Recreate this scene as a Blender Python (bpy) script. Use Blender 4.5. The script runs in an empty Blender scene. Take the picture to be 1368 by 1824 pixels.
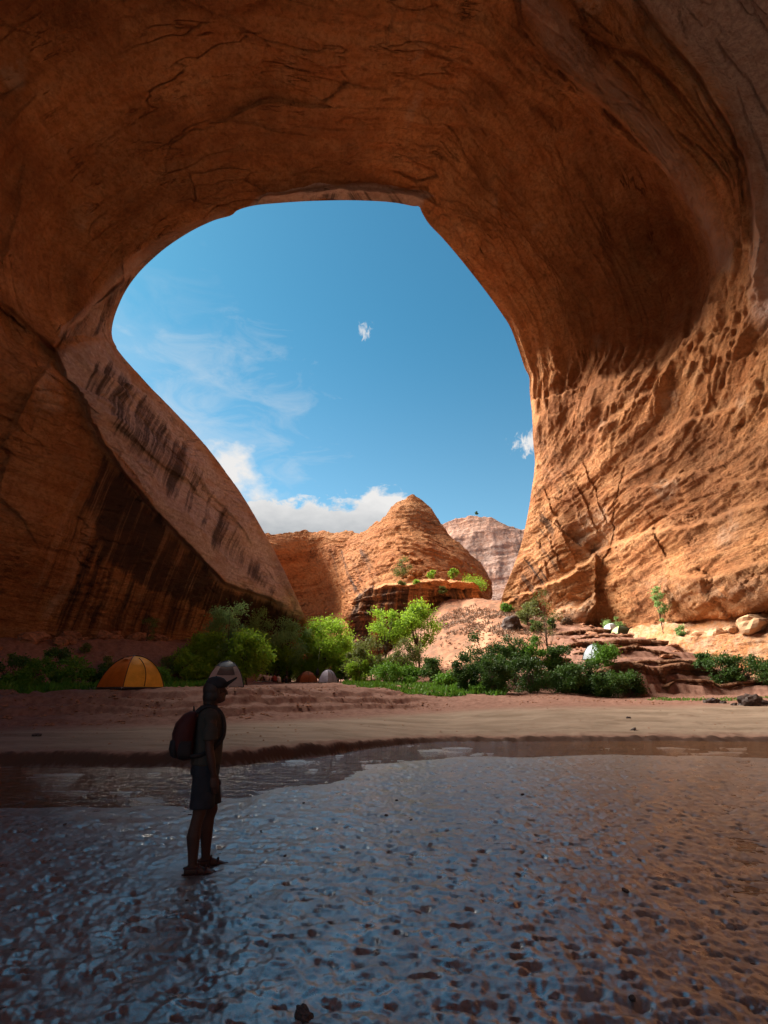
import bpy, bmesh, math, random
import numpy as np
from mathutils import Vector, Matrix

# ------------------------------------------------------------------ camera
SC = bpy.context.scene
COL = SC.collection
F_PX, CX, CY = 912.0, 684.0, 912.0          # an 18 mm lens on a 36 mm tall frame of 1368 x 1824 picture units
TILT = math.radians(19.16)
CAMZ = 1.68
cam_d = bpy.data.cameras.new('camera')
cam_d.sensor_fit = 'VERTICAL'; cam_d.sensor_height = 36.0; cam_d.sensor_width = 27.0
cam_d.lens = 18.0; cam_d.clip_start = 0.05; cam_d.clip_end = 6000
cam = bpy.data.objects.new('camera', cam_d); COL.objects.link(cam)
cam.location = (0, 0, CAMZ); cam.rotation_euler = (math.pi/2 + TILT, 0, 0)
SC.camera = cam

# ------------------------------------------------------------------ world, sun, exposure
SUN_AZ = math.radians(-64)                  # measured from straight ahead (+Y) towards +X
SUN_EL = math.radians(46)
W = bpy.data.worlds.new('World'); SC.world = W; W.use_nodes = True
wn = W.node_tree; wn.nodes.clear()
SKY_STRENGTH = 0.05
def build_world():
    N, L = wn.nodes, wn.links
    def nd(t, **k):
        n = N.new(t)
        for a, b in k.items(): setattr(n, a, b)
        return n
    def mth(op, a, b=None, c=None, clamp=False):
        n = nd('ShaderNodeMath', operation=op); n.use_clamp = clamp
        for i, x in enumerate((a, b, c)):
            if x is None: continue
            if isinstance(x, (int, float)): n.inputs[i].default_value = x
            else: L.new(x, n.inputs[i])
        return n.outputs[0]
    out = nd('ShaderNodeOutputWorld'); bg = nd('ShaderNodeBackground')
    sky = nd('ShaderNodeTexSky', sky_type='NISHITA'); sky.sun_disc = False
    sky.sun_elevation = SUN_EL; sky.sun_rotation = SUN_AZ
    sky.air_density = 1.0; sky.dust_density = 1.0; sky.ozone_density = 0.6; sky.altitude = 1300
    tc = nd('ShaderNodeTexCoord')
    D = tc.outputs['Generated']
    sep = nd('ShaderNodeSeparateXYZ'); L.new(D, sep.inputs[0])
    def noise(scale, detail, rough=.55, stretch=(1, 1, 1), dist=0.0):
        mp = nd('ShaderNodeMapping'); L.new(D, mp.inputs[0]); mp.inputs['Scale'].default_value = stretch
        n = nd('ShaderNodeTexNoise'); L.new(mp.outputs[0], n.inputs['Vector'])
        n.inputs['Scale'].default_value = scale; n.inputs['Detail'].default_value = detail
        n.inputs['Roughness'].default_value = rough; n.inputs['Distortion'].default_value = dist
        return n.outputs[0]
    n1 = noise(13, 9, .56, (1, 1, 1.5)); n2 = noise(26, 9, .62, (1, 1, 1.6), .3); n3 = noise(9, 8, .62, (1.0, 1.0, 2.3), .8)
    def dirpx(px, py):
        dx, dy = (px-CX)/F_PX, (CY-py)/F_PX
        v = Vector((dx, math.cos(TILT)-dy*math.sin(TILT), math.sin(TILT)+dy*math.cos(TILT))); v.normalize(); return v
    def blob(px, py, rad, sx=1.0):           # soft lobe of cloud round a direction, rad in degrees
        c = dirpx(px, py)
        d = nd('ShaderNodeVectorMath', operation='SUBTRACT'); L.new(D, d.inputs[0]); d.inputs[1].default_value = c
        s = nd('ShaderNodeVectorMath', operation='MULTIPLY'); L.new(d.outputs[0], s.inputs[0]); s.inputs[1].default_value = (1/sx, 1/sx, 1)
        ln = nd('ShaderNodeVectorMath', operation='LENGTH'); L.new(s.outputs[0], ln.inputs[0])
        q = mth('DIVIDE', ln.outputs['Value'], math.radians(rad))
        return mth('SUBTRACT', 1.0, q)       # 1 at the centre, 0 at rad
    def lay(shape, n, k, gain):              # density = clamp((shape + k*(n-.5)) * gain)
        t = mth('MULTIPLY_ADD', n, k, mth('SUBTRACT', shape, .5*k))
        return mth('MULTIPLY', t, gain, clamp=True)
    # bank of cumulus low over the canyon rim, all the way round but lower on the right hand side
    az = mth('ARCTAN2', sep.outputs[0], sep.outputs[1])
    el = mth('ARCSINE', sep.outputs[2])
    wob = noise(1.6, 2, .5)
    drop = nd('ShaderNodeMapRange'); drop.interpolation_type = 'SMOOTHSTEP'
    L.new(az, drop.inputs[0]); drop.inputs[1].default_value = math.radians(-1.0); drop.inputs[2].default_value = math.radians(6)
    drop.inputs[3].default_value = math.radians(20.4); drop.inputs[4].default_value = math.radians(16.0)
    bank = mth('DIVIDE', mth('SUBTRACT', drop.outputs[0], el), math.radians(2.5))
    c1 = lay(bank, n2, 2.2, 3.0)
    c2 = lay(blob(405, 842, 3.7, 1.3), n1, 3.0, 1.4)
    c3 = mth('MULTIPLY', lay(blob(345, 745, 10, 1.15), n3, 3.4, .8), .38)
    c3b = mth('MULTIPLY', lay(blob(250, 640, 9, 1.2), n3, 2.8, .6), .2)
    n5 = noise(70, 6, .65, (1.6, 1, .8), .6); c4 = mth('MULTIPLY', lay(blob(650, 590, .95, .75), n5, 4.5, 1.0), .7)
    c5 = lay(blob(945, 790, 1.25, 1.5), n5, 3.4, 1.2)
    c6 = lay(blob(672, 908, 2.4, 1.8), n2, 2.0, 2.6)
    # scattered fair weather clouds over the rest of the sky
    rest = mth('MULTIPLY', mth('SUBTRACT', noise(3.2, 6, .55), .60, clamp=True), 5.0, clamp=True)
    behind = nd('ShaderNodeMapRange'); L.new(sep.outputs[1], behind.inputs[0])
    behind.inputs[1].default_value = .25; behind.inputs[2].default_value = -.15
    c7 = mth('MULTIPLY', mth('MULTIPLY', rest, behind.outputs[0]), .7)
    tot = c1
    for c in (c2, c3, c3b, c4, c5, c6, c7): tot = mth('MAXIMUM', tot, c)
    # cloud light: bright crests, greyer bodies
    n2b = noise(30, 7, .6, (1, 1, 2.0))
    shade = nd('ShaderNodeMapRange'); L.new(mth('ADD', bank, mth('MULTIPLY', n2b, 1.1)), shade.inputs[0])
    shade.inputs[1].default_value = .5; shade.inputs[2].default_value = 2.4
    shade.inputs[3].default_value = 0.0; shade.inputs[4].default_value = 1.0
    cc = nd('ShaderNodeMix', data_type='RGBA'); L.new(shade.outputs[0], cc.inputs['Factor'])
    cc.inputs['A'].default_value = (4.0, 3.95, 3.9, 1); cc.inputs['B'].default_value = (1.9, 2.05, 2.2, 1)
    mix = nd('ShaderNodeMix', data_type='RGBA'); L.new(tot, mix.inputs['Factor'])
    tint = nd('ShaderNodeMix', data_type='RGBA'); tint.blend_type = 'MULTIPLY'; tint.inputs['Factor'].default_value = 1
    L.new(sky.outputs[0], tint.inputs['A']); tg = nd('ShaderNodeMapRange'); L.new(sep.outputs[2], tg.inputs[0]); tg.interpolation_type = 'SMOOTHSTEP'
    tg.inputs[1].default_value = math.sin(math.radians(12)); tg.inputs[2].default_value = math.sin(math.radians(42))
    tm = nd('ShaderNodeMix', data_type='RGBA'); L.new(tg.outputs[0], tm.inputs['Factor'])
    tm.inputs['A'].default_value = (.62, .90, .82, 1); tm.inputs['B'].default_value = (.30, .75, .75, 1)
    L.new(tm.outputs['Result'], tint.inputs['B'])
    L.new(tint.outputs['Result'], mix.inputs['A']); L.new(cc.outputs['Result'], mix.inputs['B'])
    L.new(mix.outputs['Result'], bg.inputs[0]); bg.inputs[1].default_value = SKY_STRENGTH
    L.new(bg.outputs[0], out.inputs[0])
build_world()
sun_d = bpy.data.lights.new('sun', 'SUN'); sun_d.energy = 4.2; sun_d.angle = math.radians(44); sun_d.color = (1.0, .90, .76)
sun = bpy.data.objects.new('sun', sun_d); COL.objects.link(sun)
sdir = Vector((math.sin(SUN_AZ)*math.cos(SUN_EL), math.cos(SUN_AZ)*math.cos(SUN_EL), math.sin(SUN_EL)))
sun.rotation_euler = sdir.to_track_quat('Z', 'Y').to_euler()
sun.location = sdir*300
vs = SC.view_settings
vs.view_transform = 'Standard'; vs.look = 'None'; vs.gamma = 1.0; vs.use_curve_mapping = False
vs.exposure = 2.1
SC.cycles.max_bounces = 8; SC.cycles.diffuse_bounces = 5; SC.cycles.glossy_bounces = 3
SC.cycles.transmission_bounces = 2; SC.cycles.transparent_max_bounces = 4
SC.cycles.sample_clamp_indirect = 6

# ------------------------------------------------------------------ maths helpers
CT, ST = math.cos(TILT), math.sin(TILT)
def ray(px, py):
    px = np.asarray(px, float); py = np.asarray(py, float)
    dx, dy = (px-CX)/F_PX, (CY-py)/F_PX
    d = np.stack([dx, CT-dy*ST, ST+dy*CT], -1)
    return d/np.linalg.norm(d, axis=-1, keepdims=True)
def at(px, py, Y):                            # the point of the place at distance Y ahead
    d = ray(px, py); r = np.asarray(Y, float)/d[..., 1]
    return d*r[..., None]+np.array([0, 0, CAMZ])
def topx(P):                                  # where a point falls in the frame
    p = P-np.array([0, 0, CAMZ])
    f = p[..., 1]*CT+p[..., 2]*ST; u = -p[..., 1]*ST+p[..., 2]*CT
    f = np.where(f > .05, f, .05)
    return CX+F_PX*p[..., 0]/f, CY-F_PX*u/f
_rng = np.random.default_rng(7)
_perm = _rng.permutation(256).astype(np.int32); _perm = np.concatenate([_perm, _perm, _perm])
_g = _rng.normal(size=(256, 3)).astype(np.float32); _g /= np.linalg.norm(_g, axis=1, keepdims=True)
def pn(p):                                    # gradient noise, about -0.7 .. 0.7
    p = np.asarray(p, np.float32); sh = p.shape[:-1]; p = p.reshape(-1, 3)
    i = np.floor(p); f = p-i; i = i.astype(np.int32) & 255
    u = f*f*f*(f*(f*6-15)+10)
    x0, y0, z0 = i[:, 0], i[:, 1], i[:, 2]
    out = None
    A = _perm[x0]; B = _perm[(x0+1) & 255]
    vals = []
    for cx_, H in ((0, A), (1, B)):
        for cy_ in (0, 1):
            H2 = _perm[H+((y0+cy_) & 255)]
            for cz_ in (0, 1):
                g = _g[_perm[H2+((z0+cz_) & 255)] & 255]
                vals.append(g[:, 0]*(f[:, 0]-cx_)+g[:, 1]*(f[:, 1]-cy_)+g[:, 2]*(f[:, 2]-cz_))
    ux, uy, uz = u[:, 0], u[:, 1], u[:, 2]
    a = vals[0]+(vals[1]-vals[0])*uz; b = vals[2]+(vals[3]-vals[2])*uz
    c = vals[4]+(vals[5]-vals[4])*uz; d = vals[6]+(vals[7]-vals[6])*uz
    e = a+(b-a)*uy; g_ = c+(d-c)*uy
    return (e+(g_-e)*ux).reshape(sh).astype(np.float64)
def fbm(p, o=4, gain=.5, lac=2.03):
    s = 0; a = 1.0; q = np.asarray(p, np.float64)
    for k in range(o):
        s = s+a*pn(q+k*17.3); q = q*lac; a *= gain
    return s
def sst(a, b, x):
    t = np.clip((x-a)/(b-a), 0, 1); return t*t*(3-2*t)
def terrace(f, w=.18):                        # flat treads and steep risers
    fl = np.floor(f); return fl+sst(.5-w, .5+w, f-fl)
def polyd(px, py, pts):                       # distance and signed side to a polyline
    best = np.full(px.shape, 1e9); side = np.zeros(px.shape)
    for (x0, y0), (x1, y1) in zip(pts[:-1], pts[1:]):
        ex, ey = x1-x0, y1-y0; l2 = ex*ex+ey*ey
        t = np.clip(((px-x0)*ex+(py-y0)*ey)/l2, 0, 1)
        d = np.hypot(px-x0-t*ex, py-y0-t*ey)
        cr = ex*(py-y0)-ey*(px-x0)
        m = d < best; best = np.where(m, d, best); side = np.where(m, np.sign(cr), side)
    return best, side
def catmull(keys, t):                         # keys (n, k), t in 0..n-1
    keys = np.asarray(keys, float); n = len(keys)
    i = np.clip(np.floor(t).astype(int), 0, n-2); f = (t-i)[:, None]
    g = lambda j: keys[np.clip(j, 0, n-1)]
    p0, p1, p2, p3 = g(i-1), g(i), g(i+1), g(i+2)
    return .5*((2*p1)+(-p0+p2)*f+(2*p0-5*p1+4*p2-p3)*f*f+(-p0+3*p1-3*p2+p3)*f**3)
def plates(q, seed):                           # broken plates: value of the nearest cell and nearness to its edge
    i0 = np.floor(q[..., 0]).astype(int); j0 = np.floor(q[..., 1]).astype(int)
    f1 = np.full(i0.shape, 9.0); f2 = np.full(i0.shape, 9.0); val = np.zeros(i0.shape)
    for di in (-1, 0, 1):
        for dj in (-1, 0, 1):
            a = _perm[(i0+di+seed*31) & 255]; h1 = _perm[a+((j0+dj) & 255)]; h2 = _perm[h1+57]; h3 = _perm[h2+101]
            d = np.hypot(i0+di+h1/255.-q[..., 0], j0+dj+h2/255.-q[..., 1]); m = d < f1
            f2 = np.where(m, f1, np.minimum(f2, d)); val = np.where(m, h3/255., val); f1 = np.where(m, d, f1)
    return val, f2-f1
class RBF:                                    # thin plate fit
    def __init__(s, X, v, lam=1e-3):
        X = np.asarray(X, float); v = np.asarray(v, float); n, k = X.shape; s.X = X
        d = np.linalg.norm(X[:, None]-X[None], axis=-1)
        A = np.zeros((n+k+1, n+k+1)); A[:n, :n] = s.ker(d)+lam*np.eye(n)
        A[:n, n] = 1; A[n, :n] = 1; A[:n, n+1:] = X; A[n+1:, :n] = X.T
        b = np.zeros(n+k+1); b[:n] = v; s.c = np.linalg.lstsq(A, b, rcond=None)[0]; s.n = n
    def ker(s, d): return d*d*np.log(d+1e-6)
    def __call__(s, P):
        sh = P.shape[:-1]; P = P.reshape(-1, P.shape[-1]); out = np.empty(len(P))
        for a in range(0, len(P), 60000):
            q = P[a:a+60000]
            d2 = (q**2).sum(1)[:, None]+(s.X**2).sum(1)[None]-2*q@s.X.T
            d2 = np.maximum(d2, 1e-12)
            out[a:a+60000] = (d2*.5*np.log(d2))@s.c[:s.n]+s.c[s.n]+q@s.c[s.n+1:]
        return out.reshape(sh)

# ------------------------------------------------------------------ object helpers
def tag(o, label=None, cat=None, group=None, kind=None):
    if label: o['label'] = label
    if cat: o['category'] = cat
    if group: o['group'] = group
    if kind: o['kind'] = kind
    return o
def empty(name, loc=(0, 0, 0), rz=0.0):
    o = bpy.data.objects.new(name, None); o.location = loc; o.rotation_euler = (0, 0, rz)
    o.empty_display_size = .2; COL.objects.link(o); return o
def raw_mesh(name, V, Fc, smooth=True):
    me = bpy.data.meshes.new(name)
    V = np.asarray(V, np.float32).reshape(-1, 3); Fc = np.asarray(Fc, np.int32)
    k = Fc.shape[1]
    me.vertices.add(len(V)); me.vertices.foreach_set('co', V.ravel())
    me.loops.add(Fc.size); me.loops.foreach_set('vertex_index', Fc.ravel())
    me.polygons.add(len(Fc)); me.polygons.foreach_set('loop_start', np.arange(0, Fc.size, k, dtype=np.int32))
    me.polygons.foreach_set('use_smooth', np.full(len(Fc), smooth))
    me.update(calc_edges=True)
    return me
def link(name, me, mat=None, parent=None):
    o = bpy.data.objects.new(name, me); COL.objects.link(o)
    if mat and not me.materials: me.materials.append(mat)
    if parent: o.parent = parent
    return o
def grid_faces(nr, nc, wrap=False, flip=False):
    r = np.arange(nr-1)[:, None]; c = np.arange(nc if wrap else nc-1)[None]
    c2 = (c+1) % nc
    q = np.stack([r*nc+c, r*nc+c2, (r+1)*nc+c2, (r+1)*nc+c], -1).reshape(-1, 4)
    return q[:, ::-1] if flip else q
def set_attr(me, name, arr, typ='FLOAT_COLOR'):
    a = me.attributes.new(name, typ, 'POINT')
    if typ == 'FLOAT_COLOR': a.data.foreach_set('color', np.asarray(arr, np.float32).reshape(-1))
    else: a.data.foreach_set('value', np.asarray(arr, np.float32).reshape(-1))
def grid_normals(P):
    du = np.gradient(P, axis=1); dv = np.gradient(P, axis=0)
    n = np.cross(du, dv); return n/np.maximum(np.linalg.norm(n, axis=-1, keepdims=True), 1e-9)

# ------------------------------------------------------------------ materials
class NT:
    def __init__(s, name):
        s.m = bpy.data.materials.new(name); s.m.use_nodes = True; s.t = s.m.node_tree; s.t.nodes.clear()
        s.out = s.n('ShaderNodeOutputMaterial'); s.b = s.n('ShaderNodeBsdfPrincipled'); s.l(s.b.outputs[0], s.out.inputs[0])
    def n(s, t, **k):
        x = s.t.nodes.new(t)
        for a, b in k.items(): setattr(x, a, b)
        return x
    def l(s, a, b): s.t.links.new(a, b)
    def put(s, sock, v):
        if isinstance(v, (int, float)): sock.default_value = v
        elif isinstance(v, tuple): sock.default_value = v if len(v) == 4 or sock.type == 'VECTOR' else v+(1,)
        else: s.l(v, sock)
    def math(s, op, a, b=None, c=None, clamp=False):
        x = s.n('ShaderNodeMath', operation=op); x.use_clamp = clamp
        for i, v in enumerate((a, b, c)):
            if v is not None: s.put(x.inputs[i], v)
        return x.outputs[0]
    def pos(s): return s.n('ShaderNodeTexCoord').outputs['Object']
    def scale(s, v, sc, rot=(0, 0, 0)):
        m = s.n('ShaderNodeMapping'); s.l(v, m.inputs[0]); m.inputs['Scale'].default_value = sc; m.inputs['Rotation'].default_value = rot
        return m.outputs[0]
    def noise(s, v, scale, detail=4, rough=.55, dist=0.0):
        x = s.n('ShaderNodeTexNoise'); s.l(v, x.inputs['Vector']); x.inputs['Scale'].default_value = scale
        x.inputs['Detail'].default_value = detail; x.inputs['Roughness'].default_value = rough; x.inputs['Distortion'].default_value = dist
        return x.outputs[0]
    def ramp(s, f, a, b, lo=0.0, hi=1.0):
        x = s.n('ShaderNodeMapRange'); x.interpolation_type = 'SMOOTHSTEP'; s.put(x.inputs[0], f)
        x.inputs[1].default_value = a; x.inputs[2].default_value = b; x.inputs[3].default_value = lo; x.inputs[4].default_value = hi
        return x.outputs[0]
    def mix(s, f, a, b, mode='MIX'):
        x = s.n('ShaderNodeMix', data_type='RGBA'); x.blend_type = mode
        s.put(x.inputs['Factor'], f); s.put(x.inputs['A'], a); s.put(x.inputs['B'], b); return x.outputs['Result']
    def attr(s, name):
        x = s.n('ShaderNodeAttribute'); x.attribute_name = name; return x
    def bump(s, h, strength, dist, normal=None):
        x = s.n('ShaderNodeBump'); s.l(h, x.inputs['Height']); x.inputs['Strength'].default_value = strength; x.inputs['Distance'].default_value = dist
        if normal is not None: s.l(normal, x.inputs['Normal'])
        return x.outputs[0]
    def set(s, **k):
        for a, v in k.items(): s.put(s.b.inputs[a.replace('_', ' ')], v)
        return s.m
def simple(name, col, rough=.7, var=.15, nscale=8, bump=0.0, spec=.3):
    t = NT(name); p = t.pos(); n = t.noise(p, nscale, 4)
    c = t.mix(t.ramp(n, .3, .7), tuple(x*(1-var) for x in col), tuple(min(1, x*(1+var)) for x in col))
    kw = dict(Base_Color=c, Roughness=rough)
    if bump: kw['Normal'] = t.bump(t.noise(p, nscale*5, 3), .4, bump)
    t.set(**kw); t.b.inputs['Specular IOR Level'].default_value = spec
    return t.m
def sandstone(name, tint=(1, 1, 1), fine=1.0):
    """attributes: rk = (varnish, pale, bedding, red), su = distance across the water streaks"""
    t = NT(name); p = t.pos()
    a = t.attr('rk'); sep = t.n('ShaderNodeSeparateColor'); t.l(a.outputs['Color'], sep.inputs[0])
    varn, pale, bed = sep.outputs[0], sep.outputs[1], sep.outputs[2]
    su = t.attr('su').outputs['Fac']
    xyz = t.n('ShaderNodeSeparateXYZ'); t.l(p, xyz.inputs[0])
    tc = lambda c: tuple(c[i]*tint[i] for i in range(3))
    n1 = t.noise(p, .10*fine, 6, .6, .3); n2 = t.noise(t.scale(p, (1, 1, 1.6)), .50*fine, 9, .66, .1); n3 = t.noise(p, 3.0*fine, 6, .7)
    c = t.mix(t.ramp(n1, .35, .65), tc((.54, .195, .068)), tc((.63, .275, .108)))
    c = t.mix(t.ramp(n2, .42, .70, 0, .55), c, tc((.54, .31, .165)))
    c = t.mix(t.ramp(n2, .30, .50, .5, 0), c, tc((.25, .095, .040)))
    # bedding: thin colour bands lying in the rock
    uvm = t.attr('uvm'); su_ = t.n('ShaderNodeSeparateColor'); t.l(uvm.outputs['Color'], su_.inputs[0]); lowf = su_.outputs[2]
    bv = t.scale(p, (.05*fine, .05*fine, 1.35*fine), (math.radians(7), math.radians(-5), 0))
    nb = t.noise(bv, 1.0, 8, .68, .35)
    cu = t.n('ShaderNodeCombineXYZ'); t.l(su_.outputs[0], cu.inputs[0]); t.l(su_.outputs[1], cu.inputs[1])
    nbu = t.noise(t.scale(cu.outputs[0], (.055, .95, 1)), 1.0, 8, .68, .25)
    mf = t.n('ShaderNodeMix', data_type='FLOAT'); t.l(lowf, mf.inputs[0]); t.l(nbu, mf.inputs[2]); t.l(nb, mf.inputs[3]); nb = mf.outputs[0]
    fb = t.math('MULTIPLY', t.ramp(nb, .35, .65), bed)
    c = t.mix(t.math('MULTIPLY', fb, .45), c, tc((.57, .345, .18)))
    c = t.mix(t.math('MULTIPLY', t.math('MULTIPLY', t.ramp(nb, .50, .36), bed), .5), c, tc((.24, .10, .045)))
    # speckle, and thin dark partings along the bedding
    c = t.mix(t.ramp(n3, .42, .64, 0, .52), c, tc((.20, .08, .035)))
    plz = t.noise(t.scale(p, (.16*fine, .16*fine, 1.1*fine), (math.radians(9), math.radians(-8), 0)), 1.0, 7, .70, .25)
    plu = t.noise(t.scale(cu.outputs[0], (.09, .55, 1), (0, 0, .12)), 1.0, 6, .66, .2)
    mf2 = t.n('ShaderNodeMix', data_type='FLOAT'); t.l(lowf, mf2.inputs[0]); t.l(plu, mf2.inputs[2]); t.l(plz, mf2.inputs[3]); pl = mf2.outputs[0]
    crk = t.math('ABSOLUTE', t.math('SUBTRACT', pl, .5))
    crm = t.math('MULTIPLY', t.ramp(crk, .012, .002), t.ramp(t.noise(p, .22*fine, 4, .6), .54, .66))
    c = t.mix(t.math('MULTIPLY', crm, .8), c, tc((.10, .04, .02)))
    pt = t.math('MULTIPLY', t.attr('pat_shade').outputs['Fac'], t.ramp(t.noise(p, .35*fine, 7, .66), .30, .62, .35, 1))
    c = t.mix(t.math('MULTIPLY', pt, .86), c, tc((.170, .058, .026)))  # dark patina wash; its mask also carries painted shade
    # pale mineral bloom; some zones paint in skylight and glow as paler rock
    pv = t.math('MULTIPLY', pale, t.ramp(t.noise(p, .8*fine, 7, .7), .38, .62))
    c = t.mix(t.math('MULTIPLY', pv, .8), c, tc((.60, .43, .31)))
    wz = t.math('MULTIPLY', a.outputs['Alpha'], t.ramp(n2, .25, .55, .55, 1.0))  # weathered grey-pink, also painting skylight onto the outer and upper-right rock
    c = t.mix(wz, c, t.mix(t.ramp(n3, .35, .65), tc((.40, .30, .28)), tc((.62, .49, .44))))
    # desert varnish: black streaks running down from the seeps
    comb = t.n('ShaderNodeCombineXYZ'); t.l(su, comb.inputs[0]); t.l(t.math('MULTIPLY', xyz.outputs[2], .045), comb.inputs[1])
    s1 = t.noise(comb.outputs[0], .75, 7, .66, .15); s2 = t.noise(comb.outputs[0], 2.6, 5, .6, .1)
    st = t.math('ADD', t.math('MULTIPLY', s1, .72), t.math('MULTIPLY', s2, .28))
    k = t.math('ADD', st, t.math('MULTIPLY', t.math('SUBTRACT', varn, .5), .62))
    k = t.math('ADD', k, t.math('MULTIPLY', t.math('SUBTRACT', n2, .5), .16))
    km = t.math('MULTIPLY', t.ramp(k, .50, .66), t.ramp(varn, .02, .2))
    c = t.mix(t.math('MULTIPLY', km, .90), c, (.040, .028, .026))
    lm = t.math('MULTIPLY', t.math('MULTIPLY', t.ramp(st, .47, .36), t.ramp(varn, .1, .5)), .30)
    c = t.mix(lm, c, tc((.56, .36, .25)))
    h = t.math('ADD', t.math('MULTIPLY', n2, .6), t.math('MULTIPLY', n3, .42))
    h = t.math('ADD', h, t.math('MULTIPLY', t.math('MULTIPLY', nb, bed), .75))
    n4 = t.noise(t.scale(p, (1, 1, 2.4), (.2, .1, 0)), 1.6*fine, 9, .74, .15)
    h = t.math('ADD', h, t.math('MULTIPLY', n4, .55)); h = t.math('SUBTRACT', h, t.math('MULTIPLY', crm, .35))
    def vor(sc, st, rot):
        ds = t.n('ShaderNodeVectorMath', operation='MULTIPLY_ADD')
        nn = t.n('ShaderNodeTexNoise'); t.l(p, nn.inputs['Vector']); nn.inputs['Scale'].default_value = sc*1.1; nn.inputs['Detail'].default_value = 3
        t.l(nn.outputs['Color'], ds.inputs[0]); ds.inputs[1].default_value = (.7/sc,)*3; t.l(p, ds.inputs[2])
        v = t.n('ShaderNodeTexVoronoi'); t.l(t.scale(ds.outputs[0], st, rot), v.inputs['Vector']); v.inputs['Scale'].default_value = sc
        s3 = t.n('ShaderNodeSeparateColor'); t.l(v.outputs['Color'], s3.inputs[0]); return s3.outputs[0]
    v1 = vor(.42*fine, (.6, .6, 1.9), (.10, .16, 0)); v2 = vor(1.25*fine, (.55, .55, 2.0), (-.12, .1, 0))
    vm = t.ramp(t.noise(p, .13*fine, 4, .6), .42, .60, .25, 1.0)
    h = t.math('ADD', h, t.math('MULTIPLY', t.math('MULTIPLY', v1, vm), .75)); h = t.math('ADD', h, t.math('MULTIPLY', t.math('MULTIPLY', v2, vm), .38))
    c = t.mix(t.math('MULTIPLY', t.math('MULTIPLY', v1, vm), .22), c, tc((.30, .12, .05)))
    nrm = t.bump(h, 1.0, .62/fine)
    t.b.inputs['Specular IOR Level'].default_value = .12
    return t.set(Base_Color=c, Roughness=.88, Normal=nrm)
M_ROCK = sandstone('red_sandstone')
M_ROCK_FAR = sandstone('far_sandstone', (.82, .74, .66), .45)
M_ROCK_GREY = sandstone('weathered_sandstone', (1.0, 1.0, 1.08), .3)

# ------------------------------------------------------------------ terrain profile
# for each bearing x/y: (distance, height) of water edge, lip, toe, crest, and the ground behind
PROF = {
 -2.2: [(7.0, -.06), (7.3, .28), (10, .45), (12, 1.5), (14, 1.7), (16, 2.6), (18, 4.6), (60, 6)],
 -1.2: [(10.5, -.06), (10.9, .28), (14.5, .45), (18, 1.5), (22, 1.7), (25, 2.3), (28, 4.8), (60, 6)],
 -.69: [(12.8, -.06), (13.2, .30), (18.9, .45), (24, 1.55), (30, 1.75), (34, 2.3), (38.5, 5.2), (60, 7)],
 -.45: [(13.0, -.06), (13.3, .30), (20.0, .47), (24.6, 1.62), (36, 1.85), (41, 2.4), (47, 5.8), (65, 8)],
 -.288: [(13.2, -.06), (13.5, .30), (21.0, .50), (25.4, 1.70), (44, 2.0), (51, 2.5), (57, 5.6), (75, 8)],
 -.10: [(15.2, -.06), (15.6, .28), (23.5, .55), (30, 1.72), (56, 2.35), (68, 2.6), (85, 3.2), (150, 4)],
 .00: [(17.3, -.06), (17.7, .20), (26.0, .57), (33, 1.62), (54, 2.3), (66, 3.2), (84, 6.5), (110, 9)],
 .10: [(18.7, -.06), (19.2, .14), (28.6, .62), (36, 1.40), (50, 2.2), (62, 4.4), (78, 10.3), (94, 16)],
 .16: [(18.9, -.06), (19.4, .13), (28.6, .75), (37, 1.45), (49, 2.8), (61, 5.6), (78, 11.8), (93, 17.3)],
 .24: [(19.0, -.06), (19.5, .13), (28.6, .85), (38, 1.5), (47, 3.3), (60, 6.9), (73, 11.6), (86, 15.6)],
 .32: [(19.0, -.06), (19.6, .13), (28.2, .90), (38, 1.5), (46, 3.7), (60, 7.5), (68, 10.2), (78, 13.2)],
 .42: [(19.0, -.06), (19.6, .12), (29.0, .90), (38.2, 1.2), (39.4, 2.8), (48, 5.0), (60, 8.2), (70, 9)],
 .55: [(19.0, -.06), (19.6, .12), (30.0, .92), (37.4, 1.25), (39, 2.5), (46.5, 5.2), (52, 6.2), (65, 7)],
 .69: [(19.0, -.06), (19.6, .12), (31.5, 1.0), (35.5, 1.3), (38, 2.1), (41, 3.2), (44, 4.6), (60, 6)],
 1.2: [(17.0, -.06), (17.6, .12), (23, .8), (25, 1.2), (26.5, 2.0), (29, 3.4), (32, 4.6), (60, 6)],
 2.2: [(11.0, -.06), (11.5, .12), (14, .8), (15.5, 1.2), (17, 2.0), (19, 3.4), (22, 4.6), (60, 6)],
}
_pa = np.array(sorted(PROF)); _py = np.array([[k[0] for k in PROF[a]] for a in _pa]); _pz = np.array([[k[1] for k in PROF[a]] for a in _pa])
def knots(a):
    t = np.interp(a, _pa, np.arange(len(_pa)))
    return catmull(_py, t), catmull(_pz, t)
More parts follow.
